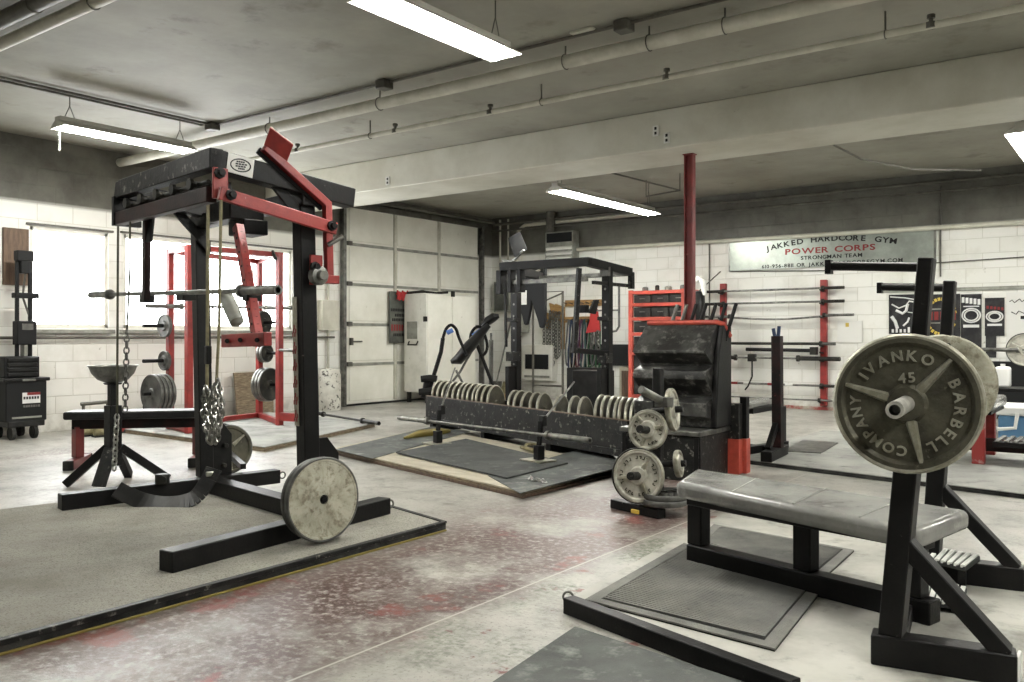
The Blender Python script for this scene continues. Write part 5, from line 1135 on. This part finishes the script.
# red framed bench in the background left
t = thing('flat_bench', 'flat black bench with red legs standing behind the chalk stand', 'bench', (-6.9, 3.9, 0))
bA, bB = V((-7.591, 3.683, 0.48)), V((-6.775, 4.538, 0.48)); bA.z = bB.z = 0; bd = (bB - bA).normalized(); bn = V((-bd.y, bd.x, 0))
build(M().beam(bA + bn * .1 + V((0, 0, .455)), bB + bn * .1 + V((0, 0, .455)), .28, .07), 'pad', PADK, t, .018, seg=3)
build(M().beam(bA + bd * .04 + bn * .1 + V((0, 0, .375)), bB - bd * .04 + bn * .1 + V((0, 0, .375)), .07, .09), 'frame_rail', BROWNB, t, .005)
for k in (.07, .93):
    p = bA.lerp(bB, k) + bn * .1; build(M().beam(p + V((0, 0, .08)), p + V((0, 0, .35)), .085, .075), 'leg', DRED, t, .005); build(M().beam(p - bn * .24 + V((0, 0, .04)), p + bn * .24 + V((0, 0, .04)), .08, .08), 'foot', DRED, t, .005)
    for s in (-1, 1): build(M().beam(p + bn * .24 * s + V((0, 0, .04)), p + bn * .27 * s + V((0, 0, .04)), .085, .085), 'foot_cap', RUB, t, .008)
# tool chest with tower on the left
t = thing('tool_chest', 'black wheeled tool chest with a small label against the left wall', 'tool chest', (-10.1, 4.5, 0))
x0, x1, y0, y1 = -10.5, -10.05, 4.251, 4.686
build(M().bb((x0, y0, .20), (x1, y1, .66)), 'lower_body', BOARD, t, .012); build(M().bb((x0 - .02, y0 - .03, .645), (x1 + .02, y1 + .03, .685)), 'rim', PADK, t, .01); build(M().bb((x0 + .02, y0, .685), (x1 - .04, y1 - .06, .92)), 'upper_body', BOARD, t, .012)
for k in range(4): build(M().bb((x1 - .045, y0 + .03, .70 + k * .055), (x1 - .02, y1 - .09, .742 + k * .055)), 'drawer', PADK, t, .006)
build(M().bb((x1, y0 + .16, .648), (x1 + .035, y0 + .30, .672)), 'handle', GREYST, t, .004)
lb = build(M().bb((x1, y0 + .17, .40), (x1 + .004, y0 + .36, .52)), 'label', INKW, t); build(M().bb((x1 + .004, y0 + .22, .49), (x1 + .006, y0 + .36, .52)), 'red_stripe', INKR, lb)
m = M()
for k in range(6): m.bb((x1 + .004, y0 + .18 + k * .029, .445), (x1 + .006, y0 + .20 + k * .029, .475))
build(m, 'label_marks', INK, lb)
m = M()
for k in range(7): m.bb((x1, y0 + .18 + k * .026, .355), (x1 + .003, y0 + .20 + k * .026, .38))
build(m, 'small_marks', GREYST, lb)
build(M().bb((x0, y0 + .02, .14), (x1, y1 - .02, .21)), 'base_frame', PADK, t, .01); build(M().bb((x1, y0 + .06, .235), (x1 + .008, y1 - .06, .255)), 'front_strip', GREYB, t, .002)
for x in (x0 + .07, x1 - .05):
    for y in (y0 + .08, y1 - .12): build(M().rod((x, y - .02, .075), (x, y + .02, .075), .075, 16).bb((x - .03, y - .03, .09), (x + .03, y + .03, .15)), 'wheel', RUB, t)
t = thing('pulley_tower', 'narrow black tower with twin rails standing on the tool chest', 'machine', (-10.35, 4.65, .92))
y0, y1, x = 4.473, 4.614, -10.30
for y in (y0, y1): build(M().beam((x, y, .92), (x, y, 2.12), .04, .035), 'rail', BOARD, t, .004)
build(M().bb((x - .05, y0 - .03, 1.05), (x + .08, y1 + .04, 1.32)), 'lower_housing', BOARD, t, .01); build(M().bb((x + .08, y0 + .02, 1.22), (x + .084, y1 + .0, 1.29)), 'label', GREYST, t); build(M().bb((x - .05, y0 - .04, 1.58), (x + .06, y1 + .08, 1.64)), 'carriage', BOARD, t, .008)
build(M().bb((x - .04, y0 - .02, 2.0), (x + .06, y1 + .02, 2.12)).bb((x - .04, y0 + .02, 1.86), (x + .06, y1 - .02, 2.0)), 'head', BOARD, t, .01); build(M().tube([(x, y1, 1.35), (x, y0 + .06, 1.6), (x, y1 - .04, 1.95)], .012, 6), 'cable', PIPED, t); build(M().bb((x - .04, y0 + .05, .92), (x + .06, y1 - .05, 1.06)), 'lower_block', GREYB, t, .005)
tag(build(M().bb((-10.6, 4.44, 1.74), (-10.56, 4.72, 2.40)), 'wall_board', WOODD, origin=(-10.58, 4.58, 1.75), bevel=.005), 'brown wooden board on the left wall behind the black tower', 'board')
t = thing('poster', 'pale printed sheet on the wall left of the black tower', 'notice', (-10.59, 4.25, 1.2)); build(M().bb((-10.6, 4.10, 1.28), (-10.59, 4.42, 1.65)), 'sheet', PAPER, t); m = M()
for k in range(7): m.bb((-10.59, 4.13, 1.32 + k * .045), (-10.588, 4.38 - .03 * (k % 3), 1.335 + k * .045))
build(m, 'text_lines', GREYB, t)
t = thing('hand_truck', 'black and red hand truck leaning low between tool chest and bench', 'hand truck', (-9.9, 5.3, 0)); build(M().rod((-9.95, 5.02, .36), (-9.92, 5.32, .37), .022, 8).rod((-9.92, 5.32, .38), (-9.9, 5.36, .08), .022, 8).rod((-9.95, 5.05, .36), (-9.95, 5.05, .07), .018, 8), 'frame', PIPED, t); build(M().bb((-9.97, 5.25, .02), (-9.75, 5.75, .07)), 'plate', RED, t, .005)
for y in (5.08, 5.40): build(M().rod((-9.87, y - .02, .06), (-9.87, y + .02, .06), .06, 14), 'wheel', RUB, t)
for i, (x, y, s) in enumerate(((-9.80, 5.0, 1.0), (-9.62, 5.12, .9))):
    o = build(M().tube([(x, y - .13 * s, .045), (x, y, .055), (x, y + .10 * s, .06), (x, y + .15 * s, .05)], [.03, .05, .058, .035], 10).rod((x, y - .08 * s, .06), (x, y - .08 * s, .20 * s), .055, 10, .05), 'work_boot', STRAPY, origin=(x, y, 0)); tag(o, f'dusty work boot on the floor right of the tool chest, {["left", "right"][i]} of the pair', 'boot', 'boots by the tool chest')
    build(M().bb((x - .045, y - .14 * s, 0), (x + .045, y + .16 * s, .018)), 'sole', RUB, o, .006)
o = build(M().lathe([(.001, 0), (.03, 0), (.03, .16), (.012, .20), (.012, .24), (.001, .24)], (-10.3, 6.0, 0), (0, 0, 1), 14), 'bottle', DARKI, origin=(-10.3, 6.0, 0)); tag(o, 'dark bottle on the platform by the wall behind the bench', 'bottle'); build(M().lathe([(.014, .235), (.014, .265), (.001, .265)], (-10.3, 6.0, 0), (0, 0, 1), 12), 'cap', INK, o)
